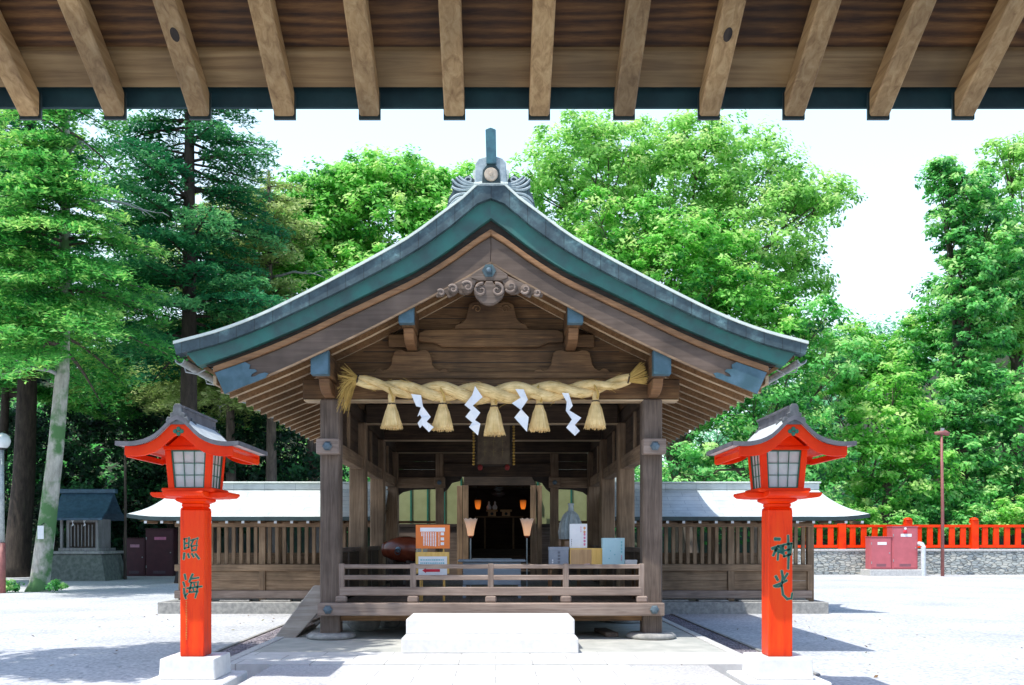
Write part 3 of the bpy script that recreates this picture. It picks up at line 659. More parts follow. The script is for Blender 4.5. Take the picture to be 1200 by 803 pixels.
# transverse beams, inner wall, back
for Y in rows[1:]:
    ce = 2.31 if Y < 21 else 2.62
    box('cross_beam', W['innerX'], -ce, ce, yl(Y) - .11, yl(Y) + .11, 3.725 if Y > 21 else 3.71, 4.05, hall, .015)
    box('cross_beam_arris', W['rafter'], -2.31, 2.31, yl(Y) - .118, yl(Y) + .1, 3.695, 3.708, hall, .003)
MB().box(-2.5, 2.5, yl(14.2), yl(21.9), 4.10, 4.13).build('ceiling_boards', W['darkX'], hall)
IU = xat(650, 21.96) - xat(583, 21.96)
IXO = .10
for s_ in (-1, 1):
    box('inner_post', W['fenceZ'], IXO + s_ * IU - .1, IXO + s_ * IU + .1, yl(21.86), yl(22.06), .6, 3.69, hall, .012)
    x0, x1 = sorted((IXO + s_ * (IU + .1), s_ * 2.31))
    ib = box('inner_tie_beam', W['fenceX'], x0, x1, yl(21.84), yl(22.02), 2.84, 3.10, hall, .012)
    box('tie_beam_nose', W['fenceX'], IXO + s_ * IU - .14, IXO + s_ * IU + .14, yl(21.76), yl(21.855), 2.84, 3.10, hall, .01)
    MB().lathe([(.06, 0), (.06, -.02), (.03, -.04)], IXO + s_ * IU, yl(21.76), 2.97, 6, 'Y').build('boss', M['boss'], ib)
    hb = MB()
    for k in range(3): hb.box(x0, x1, yl(21.92), yl(21.96), 3.103 + k * .197, 3.103 + k * .197 + .193)
    hb.build('inner_head_boards', W['innerX'], hall)
    # curved corner brackets
    prof = [(IXO + s_ * (IU - .1), 3.12), (IXO + s_ * (IU - .1), 2.74), (IXO + s_ * (IU - .2), 2.82), (IXO + s_ * (IU - .3), 2.97), (IXO + s_ * (IU - .5), 3.02), (IXO + s_ * (IU - .55), 3.12)]
    MB().prism(prof, yl(21.9), yl(22.0)).build('corner_bracket', W['darkX'], hall)
    prof = [(IXO + s_ * (IU + .1), 2.84), (s_ * 2.31, 2.84), (s_ * 2.31, 2.66), (s_ * 2.2, 2.74), (s_ * 1.95, 2.80), (IXO + s_ * (IU + .1), 2.815)]
    MB().prism(prof, yl(21.9), yl(21.96)).build('corner_bracket', W['darkX'], hall)
    box('rear_low_rail', W['hallX'], x0, x1, yl(21.9), yl(21.98), 1.98, 2.04, hall, .006)
    box('rear_low_panel', W['greyX'], x0, x1, yl(21.92), yl(21.97), .6, 1.1, hall, .006)
box('centre_lintel', W['innerX'], IXO - IU + .1, IXO + IU - .1, yl(21.84), yl(22.04), 3.12, 3.45, hall, .015)
cb_ = MB(); cb_.box(IXO - IU + .1, IXO + IU - .1, yl(21.92), yl(21.97), 3.453, 3.69); cb_.build('inner_head_boards', W['innerX'], hall)
# floor, deck beam, rails
fb = MB()
for k in range(16): fb.box(-2.6 + k * .325, -2.6 + k * .325 + .32, yl(13.70), yl(22.1), .55, .60)
fb.build('floor_boards', W['greyY'], hall)
zz0, zz1 = zat(722, 13.5), zat(707, 13.5)
db = box('deck_edge_beam', W['railX'], -2.62, 2.62, yl(13.50), yl(13.649), zz0, zz1, hall, .014)
box('under_beam', W['hallX'], -2.31, 2.31, yl(13.70), yl(13.86), zz0 - .09, zz0 + .06, hall, .01)
for s_ in (-1, 1):
    MB().lathe([(.07, 0), (.07, -.02), (.045, -.045), (.01, -.05)], s_ * CU, yl(13.50), (zz0 + zz1) / 2, 6, 'Y').build('boss', M['boss'], db)
def fz(py): return zat(py, 13.68)
def fx(px): return (px - 575.5) / (F / 13.68)
rails = [(661.5, 666.5), (674, 679.8), (688, 698)]
rail_objs = []
for i, (a, b) in enumerate(rails):
    r_ = .0 if i < 2 else .01
    rail_objs.append(box('railing_rail', W['railX'], fx(398), fx(752), yl(13.66 - r_), yl(13.735 + r_), fz(b), fz(a), hall, .01))
for px in (400, 484, 575, 663, 752):
    box('railing_post', W['railZ'], fx(px) - .045, fx(px) + .045, yl(13.655), yl(13.745), zz1, fz(660.5), hall, .01)
    box('post_foot_block', W['railX'], fx(px) - .085, fx(px) + .085, yl(13.63), yl(13.76), zz1 - .002, zz1 + .10, hall, .02)
# stair stringer on the left side
MB().prism([(-3.50, GZ + .0), (-3.20, GZ + .0), (-2.60, .52), (-2.60, .86), (-2.75, .86)], yl(13.85), yl(13.93)).build('stair_stringer', W['pale_plank'], hall, bevel=.012)
MB().prism([(-3.50, GZ + .0), (-3.20, GZ + .0), (-2.60, .52), (-2.60, .86), (-2.75, .86)], yl(15.3), yl(15.38)).build('stair_stringer', W['pale_plank'], hall, bevel=.012)
for k in range(3):
    box('stair_tread', W['railY'], -3.28 + k * .24, -3.02 + k * .24, yl(13.93), yl(15.3), .10 + k * .17, .14 + k * .17, hall, .008)

# ------------------------------------------------------------------ sanctuary behind
san = empty('inner_sanctuary', (.10, 24.2, 0), 'dark inner sanctuary with cream side screens behind the worship hall', 'shrine hall')
def sy(Y): return Y - 24.2
for s_ in (-1, 1):
    x0, x1 = sorted((s_ * .98, s_ * 3.0))
    sw = box('side_screen', M['cream'], x0, x1, sy(24.62), sy(24.66), 2.02, 3.3, san, 0)
    for k in range(5):
        xx = s_ * (1.05 + k * .46); box('screen_mullion', M['green'], xx - .022, xx + .022, sy(24.58), sy(24.618), 2.0, 3.3, sw, 0)
    box('screen_rail', W['darkX'], x0, x1, sy(24.56), sy(24.66), 1.93, 2.018, san, .005)
    box('low_wall', W['greyX'], x0, x1, sy(24.6), sy(24.66), .0, 1.928, san, .005)
    for k in range(2):
        xx = s_ * (.915 + k * .165); box('folding_door', W['fenceZ'], xx - .075, xx + .075, sy(24.3 + k * .05), sy(24.35 + k * .05), .55, 3.05, san, .006)
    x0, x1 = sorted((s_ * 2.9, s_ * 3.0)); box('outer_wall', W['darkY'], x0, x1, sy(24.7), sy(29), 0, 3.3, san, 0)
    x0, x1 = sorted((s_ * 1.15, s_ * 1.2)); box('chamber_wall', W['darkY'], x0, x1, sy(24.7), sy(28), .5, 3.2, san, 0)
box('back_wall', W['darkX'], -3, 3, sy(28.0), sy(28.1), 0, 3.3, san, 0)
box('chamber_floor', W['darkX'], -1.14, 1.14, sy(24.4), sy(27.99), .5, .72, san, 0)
MB().prism([(-3.4, 3.3), (0, 4.4), (3.4, 3.3), (3.4, 3.2), (-3.4, 3.2)], sy(24.9), sy(29.4)).build('roof', M['copper_roof'], san)
box('lintel', W['darkX'], -.97, .97, sy(24.4), sy(24.6), 3.06, 3.3, san, .01)
for k in range(3): box('altar_step', W['darkX'], -1.13, 1.13, sy(25.4 + k * .35), sy(26.6), .721 + k * .2, .92 + k * .2 - .001, san, .01)

# ------------------------------------------------------------------ things in and before the hall
def steps():
    t = empty('stone_step', (HX, 12.47, .062), 'pale granite double block step before the hall deck', 'step')
    z0 = -.0
    MB().box(-1.18, 1.165, -.62, .9, z0, .20).build('lower_block', M['granite'], t, bevel=.015, seg=2)
    MB().box(-1.165, 1.155, -.15, .9, .203, .412).build('upper_block', M['granite'], t, bevel=.015, seg=2)
steps()

# straw rope
rope = empty('straw_rope', (HX, 13.45, 3.8), 'thick twisted sacred straw rope with tassels hung across the hall front', 'sacred rope')
def rp(px, py): x, z = at(px, py, 13.45); return x - HX, z - 3.8
cpts = [(418, 445.5), (440, 450), (470, 456), (517, 459), (572, 461.5), (617, 459.5), (672, 457.5), (708, 452.5), (738, 444)]
cx_ = [rp(*p) for p in cpts]
us = np.linspace(cx_[0][0], cx_[-1][0], 130); zs = spl(cx_, us)
T = np.linspace(0, 1, 130)
Rr = .046 + .048 * np.sin(PI * np.clip(T, .0, 1)) ** .8
Tw = -2 * PI * np.interp(T, [0, 1], [0, 3.7])
for ph in (0, PI):
    off = Rr * .80
    path = [(us[i], -.0 + off[i] * math.sin(Tw[i] + ph + .6), zs[i] + off[i] * math.cos(Tw[i] + ph + .6)) for i in range(130)]
    tube_uv('rope_strand', path, [float(r) * .98 for r in Rr], M['straw'], rope, 16)
def straws(name, pts_dirs, mat, parent):
    m_ = MB()
    for p, d, l, w_, dr in pts_dirs:
        p = Vector(p); d = Vector(d); pp = [p + d * (l * t) + Vector((0, 0, -dr * t * t)) for t in (0, .35, .7, 1)]
        m_.tube(pp, [w_, w_, w_ * .9, w_ * .5], 4)
    return m_.build(name, mat, parent)
rnd = random.Random(5)
lf = []
for k in range(420):
    i_ = rnd.randint(6, 122); a = rnd.uniform(0, 2 * PI); ph = rnd.choice((0, PI)); q = Tw[i_] + ph + .6
    ctr = Vector((us[i_], Rr[i_] * .8 * math.sin(q), zs[i_] + Rr[i_] * .8 * math.cos(q)))
    nrm = Vector((0, math.cos(a), math.sin(a))); i2 = i_ + 3; q2 = Tw[i2] + ph + .6
    nx = Vector((us[i2], Rr[i2] * .8 * math.sin(q2), zs[i2] + Rr[i2] * .8 * math.cos(q2))) - ctr
    lf.append((ctr + nrm * Rr[i_] * .97, (nx.normalized() * rnd.choice((-1, 1)) + nrm * rnd.uniform(.02, .35)).normalized(), rnd.uniform(.05, .16), .0026, rnd.uniform(0, .05)))
straws('loose_fibres', lf, M['straw_dry'], rope)
# frayed left end: bundle spreading left and drooping
sd = []
e0 = Vector((cx_[0][0] + .02, 0, cx_[0][1]))
for k in range(300):
    a = rnd.uniform(0, 2 * PI); r = .055 * math.sqrt(rnd.random())
    p = e0 + Vector((0, r * math.cos(a), r * math.sin(a)))
    sp_ = 1.3 * r / .055
    d = Vector((-1, .45 * math.cos(a) * sp_, .45 * math.sin(a) * sp_ + .35)).normalized()
    sd.append((p, d, rnd.uniform(.15, .33), .0050, rnd.uniform(.02, .50) if rnd.random() < .72 else rnd.uniform(-.05, .1)))
straws('frayed_end', sd, M['straw_dry'], rope)
sd = []
e1 = Vector((cx_[-1][0] - .02, 0, cx_[-1][1]))
for k in range(130):
    a = rnd.uniform(0, 2 * PI); r = .05 * math.sqrt(rnd.random()); p = e1 + Vector((0, r * math.cos(a), r * math.sin(a)))
    q = r / .05
    sd.append((p, Vector((.85, .5 * math.cos(a) * q, .55 * math.sin(a) * q + .42)).normalized(), rnd.uniform(.24, .3), .008, 0))
straws('cut_end', sd, M['straw_dry'], rope)
for e in (e0 + Vector((.0, 0, 0)), e1 + Vector((0, 0, 0))):
    MB().tube([(e.x + .0 + .012 * math.sin(a), .071 * math.cos(a), e.z + .071 * math.sin(a)) for a in np.linspace(0, 6.28, 16)], .012, 6, False).build('binding_cord', W['darkX'], rope)
for i, (px, pt, pb) in enumerate(((459, 467, 501), (519, 467, 503), (579, 470, 509), (632, 468, 504), (698, 464, 501))):
    x, z1 = rp(px, pt); _, z0 = rp(px, pb); h = z1 - z0
    ts = tube_uv('tassel', [(x, 0, z1 + .10), (x, 0, z1 + .02), (x, 0, z1 - .08), (x, 0, z1 - .09), (x, 0, z1 - .2), (x, 0, z0 + .03), (x, 0, z0)], [.045, .058, .045, .048, .10, .155, .13], M['straw'], rope, 18)
    sd = []
    for k in range(150):
        a = rnd.uniform(0, 2 * PI); q = rnd.uniform(.6, 1.0)
        p = Vector((x + .046 * math.cos(a), .046 * math.sin(a), z1 - .07))
        e = Vector((x + .175 * q * math.cos(a) + rnd.uniform(-.01, .01), .175 * q * math.sin(a), z0 - rnd.uniform(0, .03)))
        sd.append((p, (e - p).normalized(), (e - p).length, .0065, 0))
    straws('tassel_straws', sd, M['straw'], ts)
    MB().lathe([(.056, -.014), (.06, 0), (.056, .014)], x, 0, z1 - .085, 14).build('tie_cord', W['darkX'], ts)
    # loop of straw over the rope
    MB().tube([(x + .03 * math.sin(a * 2), .115 * math.cos(a), z1 + .075 + .125 * math.sin(a)) for a in np.linspace(0, 6.28, 18)], .016, 6, False).build('tassel_loop', M['straw_dry'], ts, smooth=True)
# paper streamers
def shide(pts, conv, label):
    Y = 13.27
    P_ = [at(*conv(*p), Y) for p in pts]
    cx = sum(p[0] for p in P_) / len(P_); z1 = max(p[1] for p in P_)
    n = len(P_)
    vs = []; 
    for d in (0, .004):
        for i, p in enumerate(P_): vs.append((p[0] - cx, d + .035 * math.sin(i * 2.4), p[1] - z1))
    fs = [tuple(range(n)), tuple(range(2 * n - 1, n - 1, -1))] + [(i, (i + 1) % n, n + (i + 1) % n, n + i) for i in range(n)]
    me = bpy.data.meshes.new('paper_streamer'); me.from_pydata(vs, [], fs); me.materials.append(M['white_paper'])
    bm = bmesh.new(); bm.from_mesh(me); bmesh.ops.triangulate(bm, faces=[f for f in bm.faces if len(f.verts) > 4]); bmesh.ops.recalc_face_normals(bm, faces=bm.faces); bm.to_mesh(me); bm.free()
    o = bpy.data.objects.new('paper_streamer', me); COL.objects.link(o); o.location = (cx, Y, z1 + .01)
    tag(o, label, 'paper streamer', 'zigzag paper streamers on the straw rope')
c6 = lambda x, y: (380 + x / 6, 420 + y / 6)
c3 = lambda x, y: (360 + x / 2.727, 290 + y / 2.727)
shide([(610, 255), (680, 262), (695, 345), (748, 415), (720, 450), (770, 490), (735, 522), (690, 478), (672, 495), (655, 460), (685, 425), (672, 400), (655, 415), (680, 350), (645, 340)], c6, 'white zigzag paper streamer between the first and second tassels from the left')
shide([(1060, 200), (1113, 275), (1045, 340), (1097, 385), (1060, 440), (1098, 465), (1080, 545), (1018, 490), (1040, 455), (992, 415), (1030, 370), (985, 330), (1040, 265)], c6, 'white zigzag paper streamer between the second and middle tassels')
shide([(665, 455), (692, 455), (705, 490), (685, 518), (708, 545), (702, 592), (662, 545), (682, 522), (654, 500), (682, 482)], c3, 'white zigzag paper streamer between the middle and fourth tassels')
shide([(814, 467), (836, 467), (848, 510), (838, 522), (876, 547), (855, 570), (872, 588), (855, 605), (828, 578), (846, 552), (826, 525), (830, 495)], c3, 'white zigzag paper streamer just left of the rightmost tassel')

# name plaque
pl = empty('name_plaque', (HX + .03, 17.2, 3.0), 'dark wooden name plaque with beaded gilt edges and red tassels under the hall ceiling', 'plaque'); pl.rotation_euler.x = math.radians(-9)
pw = box('plaque_board', M['plaque'], -.31, .31, -.02, .02, .02, .80, pl, .008)
gb_ = MB()
for (x, w_) in ((-.17, .09), (.0, .10), (.17, .09)):
    for k in range(3): gb_.box(x - w_ * .4, x + w_ * .4, -.024, -.019, .66 - k * .2, .67 - k * .2).box(x - .006, x + .006, -.024, -.019, .58 - k * .2, .72 - k * .2)
gb_.build('faded_characters', paint('faded_gilt', (.26, .19, .08), None, 10, .5, 0), pw)
box('plaque_frame', W['darkX'], -.35, .35, -.012, .012, -.02, .82, pl, .006)
for s_ in (-1, 1):
    m_ = MB()
    for k in range(15): m_.lathe([(.008, -.026), (.026, -.012), (.026, .012), (.008, .026)], s_ * .385, -.01, .82 - k * .057, 8)
    m_.build('beaded_gilt_edge', M['gold'], pl, smooth=True)
    MB().lathe([(.02, .05), (.045, .02), (.05, -.02), (.03, -.06)], s_ * .26, -.03, -.04, 10).build('red_tassel', paint('dull_red_silk', (.25, .02, .015), None, 10, .7, 0), pl, smooth=True)

FLZ = .60
# offertory table
ot = empty('offertory_table', (xat(576.5, 15.0), 15.0, FLZ), 'low grey painted offertory table behind the middle of the railing', 'table')
box('table_top', M['grey_table'], -.56, .56, -.2, .25, .60, .64, ot, .01); box('box_body', M['grey_table'], -.48, .48, -.15, .2, .22, .60, ot, .008)
for sx in (-.46, .46):
    for y in (-.13, .18): box('leg', M['grey_table'], sx - .025, sx + .025, y - .025, y + .025, 0, .22, ot, .004)
box('coin_slot_tray', M['metal'], -.33, .33, -.1, .15, .641, .655, ot, .004)

def lampstand(px, label):
    Y = 17.0; t = empty('lamp_stand', (xat(px, Y), Y, FLZ), label, 'lamp', 'lit paper lamps flanking the sanctuary opening')
    MB().lathe([(.16, 0), (.16, .02), (.03, .05), (.012, .08)], n=16).build('base', M['black'], t, smooth='angle')
    MB().tube([(0, 0, .05), (0, 0, 1.03)], .013, 8).build('pole', M['metal'], t)
    MB().lathe([(.022, 1.0), (.05, 1.03), (.022, 1.05)], n=12).build('finial', M['drum_body'], t, smooth=True)
    n = 8; m_ = MB()
    prof = [(.055, 1.05), (.075, 1.18), (.10, 1.28), (.135, 1.36)]
    vs = []; 
    for r, h in prof:
        for k in range(2 * n):
            q = PI * k / n; rr = r * (1 if k % 2 == 0 else .90); vs.append((rr * math.cos(q), rr * math.sin(q), h + (0 if h < 1.3 else (.025 if k % 2 == 0 else 0))))
    N2 = 2 * n
    fs = [(i * N2 + k, i * N2 + (k + 1) % N2, (i + 1) * N2 + (k + 1) % N2, (i + 1) * N2 + k) for i in range(3) for k in range(N2)]
    m_.add(vs, fs).build('shade', M['lamp_shade'], t, smooth=False)
lampstand(551.5, 'slim lamp stand with flared lit shade left of the sanctuary opening'); lampstand(617.5, 'slim lamp stand with flared lit shade right of the sanctuary opening')
def walllamp(px, label):
    Y = 26.3; x, z = at(px, 590, Y)
    t = empty('hanging_lamp', (x, Y, z), label, 'lamp', 'orange lamps glowing inside the sanctuary')
    MB().lathe([(.05, -.17), (.075, -.1), (.095, .08), (.07, .1)], n=6).build('shade', M['lamp_orange'], t)
    MB().lathe([(.12, .1), (.06, .17), (.012, .22)], n=6).build('cap', M['black'], t); MB().tube([(0, 0, .2), (0, 0, 3.2 - z)], .008, 5).build('chain', M['black'], t)
    MB().lathe([(.075, -.175), (.06, -.2), (.02, -.24)], n=6).build('bottom', M['black'], t)
walllamp(560, 'small orange lamp glowing at the left inside the dark sanctuary'); walllamp(613, 'small orange lamp glowing at the right inside the dark sanctuary')
# altar table with offerings
al = empty('altar_table', (.10, 26.5, 1.32), 'long dark altar table with thin legs inside the sanctuary', 'table')
z_al = zat(605, 26.5); al.location.z = 1.12
hh = z_al - 1.12
box('table_top', W['fenceX'], -.72, .72, -.16, .16, hh - .04, hh, al, .006)
for sx in (-.42, .42):
    for y in (-.12, .12): box('leg', W['fenceZ'], sx - .025, sx + .025, y - .025, y + .025, 0, hh - .04, al, .004)
for i, px in enumerate((573, 580)):
    t = empty('offering_bottle', (xat(px, 26.4), 26.4, z_al + .185), ('left' if i == 0 else 'right') + ' of two small white sake bottles on the altar stand', 'bottle', 'white sake bottles on the altar')
    MB().lathe([(.05, 0), (.075, .05), (.07, .10), (.03, .16), (.025, .2), (.035, .21)], n=16).build('body', M['white_paper'], t, smooth=True)
    MB().lathe([(.03, .211), (.03, .222), (.006, .26)], n=10).build('stopper', M['white_paper'], t, smooth=True)
def sanbo(px, label):
    t = empty('offering_stand', (xat(px, 26.4), 26.4, z_al), label, 'offering stand', 'wooden offering stands on the altar')
    box('pedestal', M['box_wood'], -.12, .12, -.12, .12, 0, .13, t, .005); box('tray', M['box_wood'], -.17, .17, -.15, .15, .131, .155, t, .004)
    for a in ((-.17, .17, -.15, -.138), (-.17, .17, .138, .15), (-.17, -.158, -.138, .138), (.158, .17, -.138, .138)): box('tray_rim', M['box_wood'], *a, .156, .185, t, .002)
    MB().lathe([(.045, 0), (.045, -.004)], 0, -.121, .065, 14, 'Y').build('keyhole', M['black'], t)
sanbo(576.5, 'square wooden offering stand under the two white bottles'); sanbo(593, 'square wooden offering stand with an empty tray on the altar')
mr = empty('hanging_mirror', (xat(584, 27), 27.0, zat(578, 27)), 'tiered metal ornament hanging at the top centre of the sanctuary', 'ornament')
MB().lathe([(.02, .42), (.10, .38), (.03, .34), (.14, .28), (.04, .22), (.16, .12), (.05, .05)], n=14).build('canopy', M['copper_orn'], mr, smooth='angle')
MB().lathe([(.05, .05), (.22, .0), (.22, -.05), (.10, -.12), (.02, -.14)], n=18).build('bowl', M['mirror'], mr, smooth=True)

# drum
dr = empty('barrel_drum', (xat(474, 15.8), 15.8, 0.6), 'red brown lacquered barrel drum on a low stand left of the orange board', 'drum'); dr.rotation_euler.z = math.radians(-22)
zc = zat(644, 15.8) - .6
MB().lathe([(.13, -.36), (.19, -.25), (.225, -.1), (.235, 0), (.228, .12), (.20, .26), (.165, .34)], 0, 0, zc, 32, 'X').build('barrel', M['drum_body'], dr, smooth='angle')
MB().lathe([(.172, .30), (.19, .335), (.185, .36), (.1, .366)], 0, 0, zc, 32, 'X').build('drum_head', M['drum_skin'], dr, smooth='angle')
MB().lathe([(.137, -.335), (.145, -.355), (.135, -.385), (.05, -.39)], 0, 0, zc, 32, 'X').build('drum_head', M['drum_skin'] if False else M['drum_body'], dr, smooth='angle')
tk = MB()
for k in range(28):
    a = 2 * PI * k / 28; tk.lathe([(.012, -.006), (.010, .006), (.004, .01)], .315, .188 * math.cos(a), zc + .188 * math.sin(a), 6, 'X')
tk.build('tacks', M['black'], dr)
MB().lathe([(.05, 0), (.05, -.012), (.02, -.02)], 0, -.233, zc, 12, 'Y').build('ring_plate', M['boss'], dr)
MB().tube([(.05 * math.cos(a), -.262, zc - .04 + .05 * math.sin(a)) for a in np.linspace(0, 6.28, 16)], .008, 6, False).build('ring', M['black'], dr)
for sx in (-.16, .16):
    box('stand_leg', W['darkZ'], sx - .03, sx + .03, -.2, .2, 0, zc - .19, dr, .008)
box('stand_rail', W['darkX'], -.13, .13, -.03, .03, .1, .18, dr, .006)

# notice boards
Yn = 14.15
def board(name, x0, x1, y0, y1, mat, lab, frame=None, legs=True, zf=FLZ):
    cx = (x0 + x1) / 2; X = xat(cx, Yn)
    t = empty(name, (X, Yn, zf), lab, 'notice board')
    w2 = (x1 - x0) / 2 * Yn / F; a, b = zat(y1, Yn) - zf, zat(y0, Yn) - zf
    return t, w2, a, b
t, w2, a, b = board('notice_board', 487, 527, 615, 643, M['orange'], 'orange notice board with white columns of text raised on thin legs')
p = box('board', M['orange'], -w2, w2, .03, .05, a, b, t, .004)
for sx in (-.17, .17): box('leg', M['yellow_wood'], sx - .012, sx + .012, .052, .072, 0, a + .1, t, .002)
def nb(x, y): return (-w2 + x / 371 * 2 * w2, b - y / 262 * (b - a))
tx = MB()
def cell(x0, y0, x1, y1):
    X0, Z1 = nb(x0, y0); X1, Z0 = nb(x1, y1); tx.box(X0, X1, .027, .031, Z0, Z1)
cell(48, 32, 318, 76)
for k, x in enumerate((60, 82, 108, 132, 158, 184, 208)):
    y = 84
    while y < (115 if k == 0 else 228):
        h = rnd.uniform(9, 14); cell(x, y, x + 14, y + h); y += h + 3.5
for y in (84, 140, 192): cell(272, y, 308, y + 32)
for y in range(84, 228, 14): cell(248, y, 256, y + 9)
tx.build('printed_text', M['white_paper'], p)
t, w2, a, b = board('direction_notice', 487, 526.5, 647, 690, M['white_paper'], 'white notice with a red left arrow in a yellow wood frame below the orange board')
a = zat(676, Yn) - FLZ
p = box('back_panel', M['yellow_wood'], -w2, w2, -.005, .012, a + .05, b, t, .004)
q = box('sheet', M['white_paper'], -w2 + .045, w2 - .035, -.012, -.006, a, b - .07, p, .0)
for sx in (-.19, .19): box('leg', M['yellow_wood'], sx - .012, sx + .012, .0, .02, 0, a + .06, t, .002)
za = zat(668.6, Yn) - FLZ
MB().prism([(-.16, za), (-.10, za + .042), (-.10, za + .022), (.12, za + .022), (.12, za - .022), (-.10, za - .022), (-.10, za - .042)], -.0155, -.0125).build('arrow', M['arrow_red'], q)
ln = MB()
for k in range(3):
    x = -.19
    while x < .17:
        w_ = rnd.uniform(.012, .03); ln.box(x, x + w_, -.0145, -.0125, b - .135 - k * .05, b - .115 - k * .05); x += w_ + .01
ln.build('printed_text', M['cyan_print'], q)
# small things on a side table, right
Ys = 14.3
stb = empty('display_table', (xat(700, Ys), Ys, FLZ), 'low wooden display table behind the right end of the railing', 'table')
ztop = zat(664, Ys) - FLZ
box('table_top', W['hallX'], xat(640, Ys) - xat(700, Ys), xat(750, Ys) - xat(700, Ys), -.15, .35, ztop - .03, ztop, stb, .006)
for px in (645, 745):
    for y in (-.1, .3):
        x = xat(px, Ys) - xat(700, Ys); box('leg', W['hallZ'], x - .02, x + .02, y - .02, y + .02, 0, ztop - .03, stb, .004)
def tb(name, lab, cat, px0, px1, py0, py1, Y=Ys, d=.2):
    x0, x1 = xat(px0, Y), xat(px1, Y); t = empty(name, ((x0 + x1) / 2, Y, FLZ + ztop), lab, cat)
    return t, (x1 - x0) / 2, zat(py0, Y) - zat(664, Y)
zz = FLZ + ztop
def vt(t, x, y, w_, h, mat, n, yf, name='printed_text'):
    m_ = MB(); s_ = h / n
    for k in range(n):
        z = y - k * s_; m_.box(x - w_ / 2, x + w_ / 2, yf - .003, yf, z - s_ * .32, z - s_ * .18).box(x - w_ / 2, x + w_ / 2, yf - .003, yf, z - s_ * .62, z - s_ * .5).box(x - w_ * .12, x + w_ * .12, yf - .0035, yf, z - s_ * .8, z - s_ * .1)
    return m_.build(name, mat, t)
t, hw, h = tb('charm_box', 'grey cardboard box with dark vertical lettering at the left of the display', 'box', 643.5, 666, 641.5, 664)
p = box('carton', M['grey_card'], -hw, hw, -.05, .2, .001, h, t, .004); box('lid', M['grey_card'], -hw - .006, hw + .006, -.056, .206, h - .05, h + .006, t, .003); vt(p, .0, h - .06, .045, h - .1, M['grey_print'], 4, -.051); vt(p, -.10, h * .42, .02, h * .35, M['white_paper'], 1, -.051)
t, hw, h = tb('wooden_box', 'golden wooden offering box with a darker left panel beside the grey box', 'box', 667.5, 706, 642.5, 664)
box('case', M['yellow_wood'], -hw, hw, -.05, .25, .001, h, t, .004); box('sliding_panel', M['box_wood'], -hw + .01, hw - .18, -.056, -.049, .012, h - .02, t, .003)
MB().prism([(-.15, .0), (.06, .0), (.05, .05), (-.02, .045), (-.10, .02)], -.075, -.06).build('pink_slip', paint('pale_pink_paper', (.8, .55, .55), None, 8, .7, 0), t)
hb_ = h
Yq = Ys + .02; x0, x1 = xat(667.5, Yq), xat(688, Yq); h = zat(614, Yq) - zat(642.3, Yq)
t = empty('price_card', ((x0 + x1) / 2, Yq, zz + hb_ + .002), 'white card with pink and orange vertical lettering standing on the wooden box', 'card'); hw = (x1 - x0) / 2
p = box('card', M['white_paper'], -hw, hw, -.01, .01, 0, h, t, .002); box('prop', M['white_paper'], -.03, .03, .01, .12, 0, .012, t, .001)
vt(p, hw - .042, h - .04, .045, h * .33, M['orange_print'], 2, -.0105); vt(p, hw - .042, h * .62, .04, h * .55, M['pink'], 4, -.0105); vt(p, hw - .1, h - .04, .014, h * .25, M['pink'], 3, -.0105); vt(p, -hw + .03, h * .38, .012, h * .3, M['grey_print'], 4, -.0105)
t, hw, h = tb('blue_box', 'tall pale blue box with faint lettering at the right of the display', 'box', 705.5, 731.5, 630.5, 664, Ys - .03)
p = box('carton', M['blue_card'], -hw, hw, -.05, .12, .001, h, t, .004); vt(p, hw - .05, h * .9, .03, h * .45, M['cyan_print'], 4, -.051); vt(p, hw - .05, h * .4, .018, h * .2, M['pink'], 3, -.051)
fl = MB()
for (a_, b_) in ((-.07, .13), (.02, .19), (-.05, .25)): fl.box(a_ - .008, a_ + .008, -.054, -.05, b_ - .008, b_ + .008)
fl.build('printed_dots', M['cyan_print'], p)
t, hw, h = tb('white_tray', 'flat white paper box at the foot of the pale blue box', 'box', 732.5, 746, 656.5, 664, Ys - .03)
box('carton', M['white_paper'], -hw, hw, -.05, .12, .001, h, t, .003); box('lid', M['white_paper'], -hw - .004, hw + .004, -.054, .124, h - .03, h + .004, t, .002)
# wrapped bottle on a stand deeper inside
Yb = 16.8; x, zbt = at(669, 618, Yb)
t = empty('offering_stool', (x, Yb, FLZ), 'small dark wooden stool carrying the wrapped bottle', 'stool')
hst = zat(632, Yb) - FLZ
box('seat', W['hallX'], -.18, .18, -.18, .18, hst - .03, hst, t, .005)
for sx in (-.15, .15):
    for y in (-.15, .15): box('leg', W['hallZ'], sx - .02, sx + .02, y - .02, y + .02, 0, hst - .03, t, .003)
t = empty('wrapped_bottle', (x, Yb, FLZ + hst + .001), 'large bottle wrapped in crumpled clear film behind the white card', 'bottle')
hbt = zat(590, Yb) - zat(632, Yb)
prof = [(.10, 0), (.125, .02), (.13, hbt * .45), (.12, hbt * .6), (.055, hbt * .78), (.045, hbt * .93), (.06, hbt * .97), (.055, hbt)]
MB().lathe(prof, n=18).build('bottle', M['vase'], t, smooth=True)
vs = []; n = 26
for (r, h) in ((.20, .0), (.215, hbt * .2), (.19, hbt * .45), (.13, hbt * .68), (.072, hbt * .78)):
    for k in range(n):
        q = 2 * PI * k / n; rr = r * (1 + .16 * math.sin(k * 2.7) * (1 if h < hbt * .7 else .4)); vs.append((rr * math.cos(q), rr * math.sin(q), h))
MB().add(vs, [(i * n + k, i * n + (k + 1) % n, (i + 1) * n + (k + 1) % n, (i + 1) * n + k) for i in range(4) for k in range(n)]).build('film_wrap', M['vase'], t)
